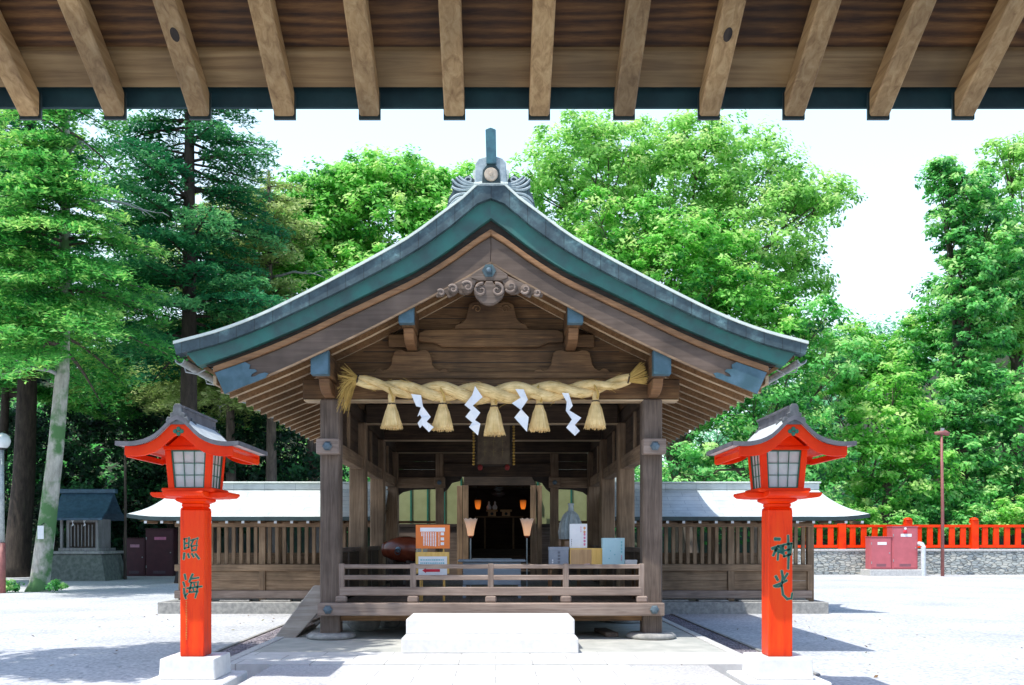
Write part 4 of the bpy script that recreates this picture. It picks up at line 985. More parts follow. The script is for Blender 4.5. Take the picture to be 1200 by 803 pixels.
# loose timber under the deck and stones
o = box('timber_offcut', W['greyY'], -.1, .1, -.4, .4, 0, .07, None, .008); o.location = (xat(712, 14.1), 14.3, .058); o.rotation_euler.z = .12; tag(o, 'short grey timber offcut lying under the right of the deck', 'timber')
for i, (px, Y, s_, lab) in enumerate(((425, 14.9, .28, 'round boulder in the shade under the left of the deck'), (455, 15.5, .2, 'small boulder beside the round one under the deck'))):
    bm = bmesh.new(); bmesh.ops.create_icosphere(bm, subdivisions=3, radius=s_)
    for v in bm.verts: v.co *= 1 + .12 * math.sin(v.co.x * 9 + i) * math.cos(v.co.y * 8); v.co.z *= .62
    me = bpy.data.meshes.new('boulder'); bm.to_mesh(me); bm.free(); me.materials.append(M['foundation'])
    for p in me.polygons: p.use_smooth = True
    o = bpy.data.objects.new('boulder', me); COL.objects.link(o); o.location = (xat(px, Y), Y, .06 + s_ * .5); tag(o, lab, 'boulder')
# plank covers over the left drain
pk = empty('plank_cover', (-3.85, 12.75, GZ), 'weathered plank cover laid over the drain strip left of the hall', 'plank')
for k in range(3): box('plank', W['railY'], -.42 + k * .0, .30, -.85 + k * .24, -.62 + k * .24, .035, .07, pk, .006)
box('bearer', W['darkY'], -.38, -.3, -.85, -.12, .006, .035, pk, 0); box('bearer', W['darkY'], .18, .26, -.85, -.12, .006, .035, pk, 0)

# ------------------------------------------------------------------ vermilion lanterns
def lantern(X, Y, label):
    LS = 1.065                            # measured at YL, standing a little farther back
    t = empty('lantern', (X * LS, Y * LS, EYE * (1 - LS)), label, 'lantern', 'vermilion lanterns before the hall'); t.scale = (LS,) * 3
    MB().box(-.42, .42, -.42, .42, -.06, .147).build('lower_slab', M['granite'], t, bevel=.015)
    MB().frus(0, 0, .149, .363, .285, .285, .275, .275).build('base_block', M['granite'], t, bevel=.012, seg=2)
    pw = .124
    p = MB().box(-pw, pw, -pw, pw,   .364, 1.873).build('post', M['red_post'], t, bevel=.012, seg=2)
    MB().frus(0, 0, 1.873, 1.90, .126, .126, .10, .10).build('post_cap', M['red'], p)
    b = MB()
    b.box(-.112, .112, -.112, .112, 1.90, 1.935); b.frus(0, 0, 1.936, 1.96, .112, .112, .16, .16); b.box(-.16, .16, -.16, .16, 1.961, 1.985)
    b.build('neck', M['red'], t, bevel=.006)
    for ax in ('X', 'Y'):                 # crossed bracket arms with rounded undersides
        prof = [(-.40, 2.045), (-.40, 2.02), (-.37, 1.995), (-.28, 1.987), (.28, 1.987), (.37, 1.995), (.40, 2.02), (.40, 2.045)]
        dz = 0 if ax == 'Y' else .002
        MB().prism([(a, z + dz) for a, z in prof], -.2, .2, ax).build('bracket_arm', M['red'], t, bevel=.006)
    box('box_sill', M['red'], -.262, .262, -.262, .262, 2.048, 2.085, t, .008)
    z0, z1 = 2.085, 2.47; h0, h1 = .205, .232
    for sx in (-1, 1):
        for sy_ in (-1, 1):
            c0 = (sx * (h0 - .024), sy_ * (h0 - .024)); c1 = (sx * (h1 - .024), sy_ * (h1 - .024)); r = .030
            MB().add([(c0[0] + i * r, c0[1] + j * r, z0) for i, j in ((-1, -1), (1, -1), (1, 1), (-1, 1))] + [(c1[0] + i * r, c1[1] + j * r, z1) for i, j in ((-1, -1), (1, -1), (1, 1), (-1, 1))],
                   [(0, 3, 2, 1), (4, 5, 6, 7), (0, 1, 5, 4), (1, 2, 6, 5), (2, 3, 7, 6), (3, 0, 4, 7)]).build('corner_post', M['red'], t, bevel=.004)
    for k in range(4):                    # a window on each side
        q = k * PI / 2; R = Matrix.Rotation(q, 4, 'Z')
        def Wp(u, z, out):
            f = (z - z0) / (z1 - z0); hh = h0 + (h1 - h0) * f
            return tuple(R @ Vector((u * (hh - .057) / .18, -(hh + out), z)))
        def bar(m_, u0, u1, za, zb, o0, o1):
            m_.add([Wp(u0, za, o0), Wp(u1, za, o0), Wp(u1, za, o1), Wp(u0, za, o1), Wp(u0, zb, o0), Wp(u1, zb, o0), Wp(u1, zb, o1), Wp(u0, zb, o1)],
                   [(0, 3, 2, 1), (4, 5, 6, 7), (0, 1, 5, 4), (1, 2, 6, 5), (2, 3, 7, 6), (3, 0, 4, 7)])
        m_ = MB()
        for u in (-.18, .168): bar(m_, u, u + .012, z0 + .002, z1 - .002, -.016, -.004)
        for z in (z0 + .002, z1 - .014): bar(m_, -.167, .167, z, z + .012, -.016, -.004)
        for u in (-.0605, .0535): bar(m_, u, u + .007, z0 + .015, z1 - .015, -.015, -.0065)
        for z in (z0 + .13, z0 + .25): bar(m_, -.167, .167, z, z + .007, -.0155, -.007)
        wn = m_.build('window', M['green'], t)
        g_ = MB(); bar(g_, -.175, .175, z0 + .004, z1 - .004, -.03, -.02); g_.build('pane', M['paper'], wn)
    box('box_top', M['red'], -.25, .25, -.25, .25, 2.471, 2.51, t, .006)
    # curved roof
    T_ = [(0, 2.775), (.06, 2.745), (.117, 2.69), (.195, 2.612), (.30, 2.552), (.43, 2.520), (.60, 2.522)]
    us_ = np.linspace(0, .60, 12); tz = spl(T_, us_); cu = list(zip(us_.tolist(), tz.tolist()))
    top = [(-x, z) for x, z in cu[::-1]] + cu[1:]
    ya, yb = -.55, .52
    MB().strip(top, [(x, z - .034) for x, z in top], ya, yb).build('roof', M['lroof'], t)
    MB().strip([(x, z + .004) for x, z in top], [(x, z - .040) for x, z in top], ya - .012, ya + .01).build('roof_edge', M['lroof_edge'], t)
    MB().strip([(x, z + .004) for x, z in top], [(x, z - .040) for x, z in top], yb - .01, yb + .012).build('roof_edge', M['lroof_edge'], t)
    for s_ in (-1, 1): box('eave_edge', M['lroof_edge'], *sorted((s_ * .598, s_ * .610)), ya + .0, yb, 2.484, 2.525, t, 0)
    fu = np.linspace(0, .53, 12); fz_ = spl(T_, fu)
    f_top = [(x, z - .038) for x, z in zip(fu.tolist(), fz_.tolist())]; f_bot = [(x, z - .038 - .145 + .055 * (x / .53)) for x, z in zip(fu.tolist(), fz_.tolist())]
    ft = [(-x, z) for x, z in f_top[::-1]] + f_top[1:]; fb_ = [(-x, z) for x, z in f_bot[::-1]] + f_bot[1:]
    for y in (ya + .035, yb - .07):
        MB().strip(ft, fb_, y, y + .035).build('gable_fascia', M['red'], t, bevel=.003)
    MB().strip([(x, z - .002) for x, z in ft], [(x, z - .022) for x, z in ft], ya + .071, yb - .071).build('soffit', M['red'], t)
    for s_ in (-1, 1): box('eave_board', M['red'], *sorted((s_ * .50, s_ * .53)), ya + .072, yb - .072, 2.375, 2.432, t, .003)
    MB().prism([(-.20, 2.512), (.20, 2.512), (.10, 2.60), (0, 2.66), (-.10, 2.60)], -.24, .24).build('gable_infill', M['red'], t)
    ef = ya + .033
    em = MB()
    for k in range(4):
        a = k * PI / 2; em.lathe([(.022, 0), (.019, -.007), (.006, -.010)], .026 * math.cos(a) * 1.25, ef, 2.625 + .024 * math.sin(a), 10, 'Y')
    em.build('flower_emblem', M['green'], t)
    rg = MB().prism([(-.035, 2.74), (-.035, 2.85), (-.055, 2.855), (-.055, 2.875), (0, 2.89), (.055, 2.875), (.055, 2.855), (.035, 2.85), (.035, 2.74)], ya + .05, yb + .02).build('ridge', M['lroof_edge'], t)
    for y in (ya + .02, ya + .30, yb - .05):
        big = .82 if y < ya + .1 else .62
        MB().prism([(x * big, 2.74 + z * big) for x, z in ((-.12, -.06), (-.14, -.02), (-.12, .03), (-.085, .025), (-.09, .07), (-.055, .085), (-.05, .15), (-.03, .185), (.03, .185), (.05, .15), (.055, .085), (.09, .07), (.085, .025), (.12, .03), (.14, -.02), (.12, -.06))], y - .02, y + .02).build('ridge_end', M['lroof_orn'], rg, bevel=.005)
    return t, p
M['lroof'] = paint('lantern_copper_roof', (.62, .66, .66), (.50, .54, .55), 6, .45, .1)
M['lroof_edge'] = paint('lantern_roof_edge', (.15, .15, .165), (.09, .09, .105), 8, .5, .1)
M['lroof_orn'] = paint('lantern_ridge_ornament', (.13, .14, .15), (.07, .075, .08), 14, .5, .15)
YL = 9.3
def writing(t, p, conv, strokes, cut):
  for part in (strokes[:cut], strokes[cut:]):
    m_ = MB(); e_ = MB(); y = -.1242
    for pts, w_ in part:
        P_ = [conv(*q) for q in pts]; ww = w_ * conv.k
        e_.stroke(P_, ww + .008, y, .0012); m_.stroke(P_, ww, y - .0012, .0014)
    q_ = m_.build('painted_character', M['ink_green'], p); e_.build('character_edging', M['ink_edge'], q_)
class Conv:
    def __init__(s, px0, py0, zoom, X): s.px0, s.py0, s.z, s.X = px0, py0, zoom, X; s.k = (YL - .124) / F / zoom
    def __call__(s, x, y):
        a, b = at(s.px0 + x / s.z, s.py0 + y / s.z, YL - .124); return (a - s.X, b)
XA = -356.0 * (YL - .124) / F
t, p = lantern(XA, YL, 'vermilion lantern on a square post lettered in green, left of the hall front')
writing(t, p, Conv(200, 600, 4.717, XA), [
    ([(76, 150), (76, 205)], 9), ([(76, 150), (102, 144), (100, 196)], 9), ([(78, 176), (98, 172)], 8), ([(78, 202), (99, 196)], 8),
    ([(112, 158), (150, 146), (143, 176)], 9), ([(128, 152), (112, 186)], 8), ([(116, 190), (118, 216)], 8), ([(116, 190), (146, 185), (140, 212)], 8), ([(118, 214), (140, 210)], 7),
    ([(76, 230), (72, 260)], 11), ([(97, 234), (102, 251)], 11), ([(118, 232), (127, 248)], 10), ([(138, 234), (156, 258)], 11),
    ([(78, 348), (83, 372)], 11), ([(71, 390), (77, 410)], 10), ([(74, 425), (76, 450), (84, 478)], 11), ([(78, 468), (92, 452)], 8),
    ([(121, 346), (104, 386)], 11), ([(114, 370), (154, 364)], 9), ([(114, 392), (104, 442)], 9), ([(114, 392), (152, 387), (144, 446), (136, 474)], 9), ([(92, 422), (172, 412)], 9), ([(104, 444), (150, 440)], 8), ([(130, 398), (133, 409)], 8), ([(124, 424), (128, 436)], 8)], 15)
dn = MB(); cvA = Conv(200, 600, 4.717, XA)
yy = 492
while yy < 705:
    h = rnd.uniform(4, 7)
    for q in range(2):
        a = cvA(82 + rnd.uniform(0, 3), yy + q * h * .5); bq = cvA(89 + rnd.uniform(0, 3), yy + q * h * .5 + h * .25); dn.box(a[0], bq[0], -.1265, -.1242, bq[1], a[1])
    yy += h + 3.5
dn.build('small_gilt_writing', paint('faint_gilt_writing', (.80, .42, .08), None, 10, .5, 0), p)
XB = xat(914.8, YL - .124)
t, p = lantern(XB, YL, 'vermilion lantern on a square post lettered in green, right of the hall front')
writing(t, p, Conv(885, 600, 6.7, XB), [
    ([(158, 213), (190, 214)], 24), ([(135, 288), (180, 275), (218, 264)], 22), ([(180, 268), (160, 300), (142, 342)], 18), ([(160, 300), (190, 308), (218, 322)], 26), ([(180, 320), (176, 376)], 15), ([(200, 268), (208, 310)], 22),
    ([(258, 188), (262, 320), (259, 446)], 17), ([(226, 258), (286, 248)], 15), ([(284, 250), (276, 335)], 15), ([(218, 270), (226, 350)], 14), ([(226, 350), (278, 334)], 15), ([(228, 304), (280, 292)], 13),
    ([(208, 466), (216, 512)], 18), ([(162, 508), (176, 534)], 20), ([(252, 486), (226, 528)], 17), ([(148, 582), (200, 562), (246, 538)], 17), ([(216, 500), (206, 585)], 15), ([(208, 575), (184, 588), (158, 590)], 11), ([(208, 580), (218, 650), (250, 684), (284, 680), (290, 640)], 17)], 12)
# small stones by the right lantern
for i in range(3):
    o = MB().lathe([(.05, 0), (.08, .02), (.06, .05), (.02, .06)], n=9).build('stone', M['foundation'], None, smooth=True)
    o.location = (XB * 1.065 + .62 + i * .12, 10.2 + .15 * (i % 2), GZ); o.scale = (1 + .3 * i, .8, .7); o.rotation_euler.z = i * 1.1
    tag(o, ['small grey stone against the slab of the right lantern', 'middle small grey stone beside the right lantern', 'outermost small grey stone beside the right lantern'][i], 'stone')

# ------------------------------------------------------------------ roofed corridors
def corridor(side):
    sg = side; xin = 2.75 if sg > 0 else -2.75; xw = xat(950, 21.1) if sg > 0 else xat(206, 21.1)
    t = empty('roofed_corridor', (0, 21.1, 0), ('right' if sg > 0 else 'left') + ' side slatted timber corridor with a pale copper roof', 'corridor')
    if sg > 0: t['label'] = 'slatted timber corridor with pale copper roof running from the hall towards the red fence'
    else: t['label'] = 'slatted timber corridor with pale copper roof running from the hall towards the small shrine'
    a, b = sorted((xin, xw))
    box('plinth', M['foundation'], a - (.3 if sg < 0 else 0), b + (.3 if sg > 0 else 0), -.35, 2.0, -.2, .13, t, .015)
    for k in range(5):
        x = a + (b - a) * (k + .5) / 5; box('plinth_block', M['foundation'], x - .35, x + .35, -.20, .1, .131, .17, t, .01)
    posts = [xat(p, 21.1) for p in ((856, 949) if sg > 0 else (402, 308, 214))] + ([xat(764, 21.1)] if sg > 0 else [])
    posts.sort()
    for x in posts:
        box('post', W['fenceZ'], x - .075, x + .075, -.075, .075, .13, 1.97, t, .01)
        box('post', W['fenceZ'], x - .075, x + .075, 1.55, 1.70, .13, 1.97, t, .01)
    edges = sorted([a + .001] + posts + [b - .001])
    box('sill_beam', W['railX'], a, b, -.11, .11, .20, .385, t, .012)
    box('middle_rail', W['fenceX'], a, b, -.095, .095, .84, 1.0, t, .012)
    box('top_plate', W['fenceX'], a, b, -.09, .09, 1.88, 2.0, t, .012)
    box('back_plate', W['fenceX'], a, b, 1.55, 1.70, 1.90, 2.05, t, .012)
    for i in range(len(edges) - 1):
        p0, p1 = edges[i] + .076, edges[i + 1] - .076
        if p1 - p0 < .25: continue
        pn = MB()
        for k in range(2): pn.box(p0, p1, -.03 + k * .004, .02, .387 + k * .227, .387 + k * .227 + .223)
        pn.build('lower_panel', W['fenceX'], t, .006)
        n = max(1, int(round((p1 - p0) / .172))); st = (p1 - p0) / n
        sl_ = MB()
        for k in range(n): sl_.box(p0 + st * (k + .5) - .042, p0 + st * (k + .5) + .042, -.03, .03, 1.002, 1.878)
        sl_.build('slat_panel', W['fenceZ'], t, .006)
    box('back_wall', W['fenceX'], a, b, 1.60, 1.64, .13, 1.25, t, .0)
    # roof: concave front and back slopes, upturned flared end
    xe = xat(1018, 20.55) if sg > 0 else xat(150, 20.55); xr = xat(958, 21.8)
    xr = xr if sg > 0 else xat(268 - 0, 21.8) if False else xat(205, 21.8)
    ys = np.linspace(-.62, .82, 9)           # front eave -> ridge
    zf = spl([(-.62, 2.10), (-.2, 2.24), (.3, 2.50), (.82, 2.86)], ys)
    cols = np.linspace(0, 1, 22); V = []; xin2 = 2.62 * sg
    ny = 17
    yall = list(ys) + [1.64 - y for y in ys[::-1][1:]]; zall = list(zf) + list(zf[::-1][1:])
    for c in cols:
        for y, z in zip(yall, zall):
            f = abs(y - .82) / 1.44
            xend = xr + (xe - xr) * (f ** 1.3)
            x = xin2 + (xend - xin2) * c
            lift = .07 * max(0, (c - .86) / .14) ** 2 * f
            V.append((x, y, z + lift))
    nv = len(V); V2 = V + [(x, y, z - .07) for x, y, z in V]; Fc = []
    nc = len(cols)
    for i in range(nc - 1):
        for j in range(ny - 1):
            a0 = i * ny + j; Fc += [(a0, a0 + ny, a0 + ny + 1, a0 + 1), (nv + a0, nv + a0 + 1, nv + a0 + ny + 1, nv + a0 + ny)]
    for j in range(ny - 1):
        a0 = (nc - 1) * ny + j; Fc += [(a0, nv + a0, nv + a0 + 1, a0 + 1), (j, j + 1, nv + j + 1, nv + j)]
    for i in range(nc - 1):
        Fc += [(i * ny, nv + i * ny, nv + (i + 1) * ny, (i + 1) * ny), (i * ny + ny - 1, (i + 1) * ny + ny - 1, nv + (i + 1) * ny + ny - 1, nv + i * ny + ny - 1)]
    MB().add(V2, Fc).build('roof', M['corridor_roof'], t)
    e = MB(); n = 22
    e.add([(V[i * ny][0], V[i * ny][1] - .012, V[i * ny][2] + .005) for i in range(nc)] + [(V[i * ny][0], V[i * ny][1] - .012, V[i * ny][2] - .085) for i in range(nc)] + [(V[i * ny][0], V[i * ny][1] + .03, V[i * ny][2] - .085) for i in range(nc)] + [(V[i * ny][0], V[i * ny][1] + .03, V[i * ny][2] - .072) for i in range(nc)],
          [(k * nc + i, k * nc + i + 1, ((k + 1) % 4) * nc + i + 1, ((k + 1) % 4) * nc + i) for k in range(3) for i in range(nc - 1)])
    e.build('eave_edge', M['copper_dark'], t)
    ra, rb_ = sorted((xin2, xr + sg * .05))
    box('ridge', M['corridor_roof'], ra, rb_, .70, .94, 2.80, 2.95, t, .02); box('ridge_cap', M['copper_roof'], ra - .03, rb_ + .03, .66, .98, 2.952, 2.99, t, .01)
    so_ = MB().add([(xin2, -.55, 2.0), (xe - sg * .25, -.55, 2.0), (xr, .7, 2.30), (xin2, .7, 2.30)], [(0, 1, 2, 3)]).build('soffit', W['soffit'], t)
    k = 0
    x = abs(xin2) + .2
    while x < abs(xe) - .12:
        r_ = box('rafter', W['fenceY'], sg * x - .03, sg * x + .03, -.56, .1, 1.955, 2.008, t, .004); 
        tp = box('painted_tip', M['white_paper'], sg * x - .031, sg * x + .031, -.572, -.558, 1.953, 2.010, r_, 0)
        x += .372
    return t
corridor(-1); corridor(1)

# ------------------------------------------------------------------ right: stone wall, fence, cabinets, poles
YW = 44.8
zw = zat(643.5, YW)
wl = box('stone_wall', M['masonry'], xat(930, YW), 34, YW, YW + .6, -.3, zw - .12, None, .02); tag(wl, 'low dry stacked grey stone wall carrying the red fence', 'stone wall')
cp = box('coping', M['kerb'], xat(930, YW), 34, YW - .05, YW + .65, zw - .119, zw, wl, .02)
fe = empty('red_fence', (xat(1067, YW), YW + .3, zw), 'vermilion shrine fence with broad uprights on top of the stone wall', 'fence')
x0f = xat(935, YW) - fe.location.x
zt_ = zat(615, YW) - zw
gap = 78 * YW / F
xs_ = []
k = -2
while k * gap + fe.location.x < 33.5: xs_.append(k * gap); k += 1
box('bottom_rail', M['red'], x0f, 33.6 - fe.location.x, -.06, .06, .06, .20, fe, .01)
box('top_rail', M['red'], x0f, 33.6 - fe.location.x, -.07, .07, zt_ - .13, zt_, fe, .01)
for x in xs_:
    if x < x0f: continue
    pz = zat(610, YW) - zw
    MB().box(x - .18, x + .18, -.15, .15, .0, pz).lathe([(.20, pz), (.22, pz + .03), (.18, pz + .10), (.08, pz + .15)], x, 0, 0, 14).build('post', M['red'], fe, bevel=.02)
for x in xs_:
    for j in range(1, 6):
        xx = x + gap * j / 6
        if xx < x0f + .1 or xx + fe.location.x > 33.4: continue
        box('upright', M['red'], xx - .14, xx + .14, -.045, .045, .205, zt_ - .135, fe, .01)
def cabinet(px0, px1, pyt, pyb, Y, mat, label, cat='cabinet', tagw=(.25, .8), mark=None, light=None):
    x0, x1 = xat(px0, Y), xat(px1, Y); z1 = zat(pyt, Y); hw = (x1 - x0) / 2; h = z1 - zat(pyb, Y)
    t = empty('equipment_cabinet', ((x0 + x1) / 2, Y, zat(pyb, Y)), label, cat)
    box('body', mat, -hw, hw, 0, .6, 0, h, t, .015)
    d = box('door', mat, -hw + .05, hw - .05, -.022, -.001, .07, h - .07, t, .01)
    box('top_cover', mat, -hw - .02, hw + .02, -.04, .63, h + .001, h + .03, t, .006)
    box('label_plate', light or M['white_paper'], -hw * tagw[0] * 1.4, hw * tagw[0] * 2.0, -.03, -.023, h * tagw[1] - .07, h * tagw[1] + .07, d, 0)
    MB().lathe([(.03, 0), (.03, -.02), (.012, -.03)], hw - .12, -.023, h * .5, 10, 'Y').build('handle', M['metal'], d)
    for zz_ in (.2, .8):
        MB().tube([(-hw + .045, -.03, h * zz_ - .06), (-hw + .045, -.03, h * zz_ + .06)], .018, 8).build('hinge', M['metal'], d)
    lv = MB()
    for k in range(4): lv.box(-hw * .45, hw * .45, -.026, -.0225, .13 + k * .035, .145 + k * .035)
    lv.build('louvre', M['grey_print'], d)
    if mark:
        MB().lathe([(.09, 0), (.09, -.03), (.05, -.06)], 0, -.023, h * .88, 14, 'Y').build('indicator_lamp', M['arrow_red'], d)
        MB().lathe([(.06, 0), (.06, -.03)], 0, -.023, h * .96, 14, 'Y').build('bell_cover', M['white_paper'], d)
    return t
Yc = 43.6
tag(box('cabinet_plinth', M['kerb'], xat(1016, Yc), xat(1082, Yc), Yc - .35, Yc + .8, -.2, zat(667.5, Yc), None, .02), 'low concrete plinth under the two red cabinets', 'plinth')
cabinet(1020, 1045, 629.5, 667, Yc, M['cab_pink'], 'shorter faded red cabinet with a white label on the plinth')
cabinet(1045.6, 1075.5, 617.5, 667, Yc, M['cab_pink'], 'taller faded red cabinet with lamp and bell on the plinth', mark=1)
tpx = xat(1082, 43.3); zp = zat(634, 43.3)
o = MB().tube([(0, .9, zp), (0, .25, zp), (.03, .08, zp - .02), (.05, 0, zp - .15), (.05, 0, 0)], .11, 12).build('drain_pipe', M['white_pipe'], None, smooth='angle'); o.location = (tpx - .05, 43.3, GZ); tag(o, 'thick white pipe bending down from the stone wall beside the red cabinets', 'pipe')
lp = empty('lamp_pole', (xat(1104.5, 43.0), 43.0, GZ), 'slim dull red pole with a small spotlight head before the stone wall', 'lamp pole')
hz = zat(506, 43)
MB().tube([(0, 0, 0), (0, 0, hz * .5), (-.05, 0, hz)], [.085, .075, .06], 10).build('pole', M['pole_red'], lp, smooth=True)
MB().tube([(-.38, 0, hz + .06), (.1, 0, hz + .10), (.30, 0, hz + .02)], [.07, .13, .10], 10).build('lamp_head', M['pole_red'], lp, smooth=True)
MB().tube([(-.05, 0, hz), (.0, 0, hz + .30)], [.06, .10], 8).build('lamp_top', M['metal'], lp)
# ------------------------------------------------------------------ left: small shrine, cabinets, poles
Ys_ = 38.0
def lx(px): return xat(px, Ys_)
ss = empty('small_shrine', (lx(92), Ys_, 0), 'small grey wooden shrine with dark roof on a stone base under the trees', 'small shrine')
def l2(px): return lx(px) - ss.location.x
zb_ = zat(646, Ys_)
MB().frus(0.0, .9, -.2, zb_ - .12, l2(131) - .15, 1.15, l2(131) - .4, 1.0).build('stone_base', M['shrine_stone'], ss, bevel=.02)
box('base_cap', M['foundation'], -1.15, 1.15, -.2, 2.0, zb_ - .119, zb_, ss, .02)
zr = zat(608, Ys_)
box('body', W['darkX'] if False else M['shrine_wood'], -.68, .68, .35, 1.6, zb_ + .13, zr, ss, .01)
box('floor_ledge', M['shrine_wood'], -.86, .86, .0, 1.7, zb_ + .002, zb_ + .13, ss, .01)
for sx in (-.76, .76): box('post', M['shrine_wood'], sx - .05, sx + .05, .05, .15, zb_ + .13, zr + .08, ss, .008)
box('front_beam', M['shrine_wood'], -.84, .84, .04, .16, zr - .05, zr + .10, ss, .008)
for k in range(7): box('lattice_bar', M['shrine_wood'], -.45 + k * .15 - .02, -.45 + k * .15 + .02, .28, .33, zb_ + .2, zr - .25, ss, 0)
box('door_panel', W['darkZ'], -.55, .55, .333, .348, zb_ + .15, zr - .15, ss, 0)
for sx in (-.25, .25):
    MB().prism([(sx - .06, zr - .07), (sx + .06, zr - .07), (sx, zr - .16), (sx + .06, zr - .26), (sx - .05, zr - .33), (sx - .01, zr - .2)], .0, .008).build('paper_strip', M['white_paper'], ss)
ry = [(-.35, zr + .02), (.1, zr + .35), (.5, zr + .75), (.85, zat(576, Ys_)), (1.2, zr + .75), (1.6, zr + .35), (2.1, zr + .05)]
MB().prism(ry + [(y, z - .09) for y, z in ry[::-1]], -1.1, 1.15, 'X').build('roof', M['shrine_roof'], ss)
box('ridge', M['shrine_roof'], -1.2, 1.25, .70, 1.0, zat(577, Ys_), zat(572, Ys_), ss, .02)
rr_ = MB()
for k in range(14): rr_.box(-1.05 + k * .16, -1.02 + k * .16, -.34, .8, zr + .0, zr + .02)
Yd = 43.0
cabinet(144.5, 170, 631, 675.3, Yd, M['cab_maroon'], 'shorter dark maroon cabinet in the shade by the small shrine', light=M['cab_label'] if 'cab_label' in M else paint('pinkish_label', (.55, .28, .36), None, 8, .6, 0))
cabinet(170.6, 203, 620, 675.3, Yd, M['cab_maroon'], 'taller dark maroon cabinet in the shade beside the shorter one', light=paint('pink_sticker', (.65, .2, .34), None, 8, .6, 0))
o = MB().tube([(0, 0, 0), (.02, 0, 3.0), (0, 0, 6.2)], [.07, .06, .05], 8).build('slim_pole', M['bark_brown'], None, smooth=True); o.location = (xat(146.5, 39.5), 39.5, GZ); tag(o, 'slim brown pole standing at the left edge of the maroon cabinets', 'pole')
gl = empty('globe_lamp', (xat(2.5, 29), 29, GZ), 'white globe lamp on a pole at the left edge of the court', 'lamp post')
gzc = zat(511.5, 29)
MB().tube([(0, 0, 0), (0, 0, gzc * .33)], [.11, .10], 10).build('lower_pole', M['pole_red'], gl, smooth=True)
MB().tube([(0, 0, gzc * .331), (0, 0, gzc - .24)], [.075, .06], 10).build('upper_pole', M['metal'], gl, smooth=True)
MB().lathe([(.03, -.27), (.15, -.225), (.22, -.14), (.26, 0), (.22, .14), (.13, .22), (.02, .26)], 0, 0, gzc, 20).build('globe', M['globe'], gl, smooth=True)
MB().lathe([(.06, -.30), (.12, -.26), (.12, -.22)], 0, 0, gzc, 12).build('globe_collar', M['black'], gl)

# ------------------------------------------------------------------ gate whose eave frames the view
gate = empty('entrance_gate', (0, 0, 0), 'timber entrance gate whose rafters and eave hang over the viewpoint', 'gate')
Ye, Zb = 4.2, zat(138, 4.2); SL = .583; ca = math.atan(SL)
def zr_(Y): return Zb + SL * (Ye - Y)
yi = .15
rk = None; i = 0
for k in range(-5, 19):
    X = -2.184 + .398 * k
    m_ = MB().add([(-.047, Ye, zr_(Ye)), (.047, Ye, zr_(Ye)), (.047, yi, zr_(yi)), (-.047, yi, zr_(yi)), (-.047, Ye, zr_(Ye) + .118), (.047, Ye, zr_(Ye) + .118), (.047, yi, zr_(yi) + .118), (-.047, yi, zr_(yi) + .118)],
                  [(0, 3, 2, 1), (4, 5, 6, 7), (0, 1, 5, 4), (1, 2, 6, 5), (2, 3, 7, 6), (3, 0, 4, 7)])
    if rk is None:
        rk = m_.build('rafter', W['gate_pale'], gate, .008); rk.location.x = X
        cp_ = MB().add([(-.051, Ye + .001, zr_(Ye) - .006), (.051, Ye + .001, zr_(Ye) - .006), (.051, Ye + .001, zr_(Ye) + .12), (-.051, Ye + .001, zr_(Ye) + .12), (-.051, Ye + .016, zr_(Ye) - .006), (.051, Ye + .016, zr_(Ye) - .006), (.051, Ye + .016, zr_(Ye) + .12), (-.051, Ye + .016, zr_(Ye) + .12)],
                       [(0, 3, 2, 1), (4, 5, 6, 7), (0, 1, 5, 4), (1, 2, 6, 5), (2, 3, 7, 6), (3, 0, 4, 7)]).build('end_cap', M['copper_dark'], rk)
    else:
        o = rk.copy(); COL.objects.link(o); o.parent = gate; o.location.x = X
        c = cp_.copy(); COL.objects.link(c); c.parent = o
        if k in (2, 8):                   # knots in two rafters
            Yk = 3.86
            kn = MB().add([(.019 * math.cos(a), Yk + .028 * math.sin(a), zr_(Yk + .028 * math.sin(a)) - .0015) for a in np.linspace(0, 2 * PI, 14)[:-1]], [tuple(range(13))]).build('knot', W['darkY'], o)
            kn.location.x = .005 if k == 2 else .0
def slope(name, mat, y0, y1, dz, th, x0=-4.6, x1=5.4, bevel=0):
    a, b = zr_(y0) + .118 + dz, zr_(y1) + .118 + dz
    return MB().add([(x0, y0, a), (x1, y0, a), (x1, y1, b), (x0, y1, b), (x0, y0, a + th), (x1, y0, a + th), (x1, y1, b + th), (x0, y1, b + th)], [(0, 3, 2, 1), (4, 5, 6, 7), (0, 1, 5, 4), (1, 2, 6, 5), (2, 3, 7, 6), (3, 0, 4, 7)]).build(name, mat, gate, bevel)
slope('eave_board', W['gate_paleX'], Ye - .016, 4.035, .002, .05, bevel=.006)
yb_ = 4.03; k = 0
while yb_ > yi + .1:
    y2 = max(yi, yb_ - .235); slope('ceiling_board', W['gate_dark'], yb_, y2 + .004, .022 + .004 * (k % 2), .02); yb_ = y2; k += 1
box('copper_eave_edge', M['copper_eave'], -4.7, 5.5, Ye + .05, Ye + .065, zat(127, Ye + .05), zat(97, Ye + .05), gate, .006)
slope('roof_covering', M['copper_roof'], Ye + .07, yi, .12, .06, -4.8, 5.6)
MB().add([(-4.8, yi, zr_(yi) + .3), (5.6, yi, zr_(yi) + .3), (5.6, -4, zr_(yi) - 2.1), (-4.8, -4, zr_(yi) - 2.1)], [(0, 1, 2, 3)]).build('rear_roof', M['copper_dark'], gate)
box('ridge', M['copper_roof'], -4.9, 5.7, yi - .15, yi + .15, zr_(yi) + .2, zr_(yi) + .6, gate, .02)
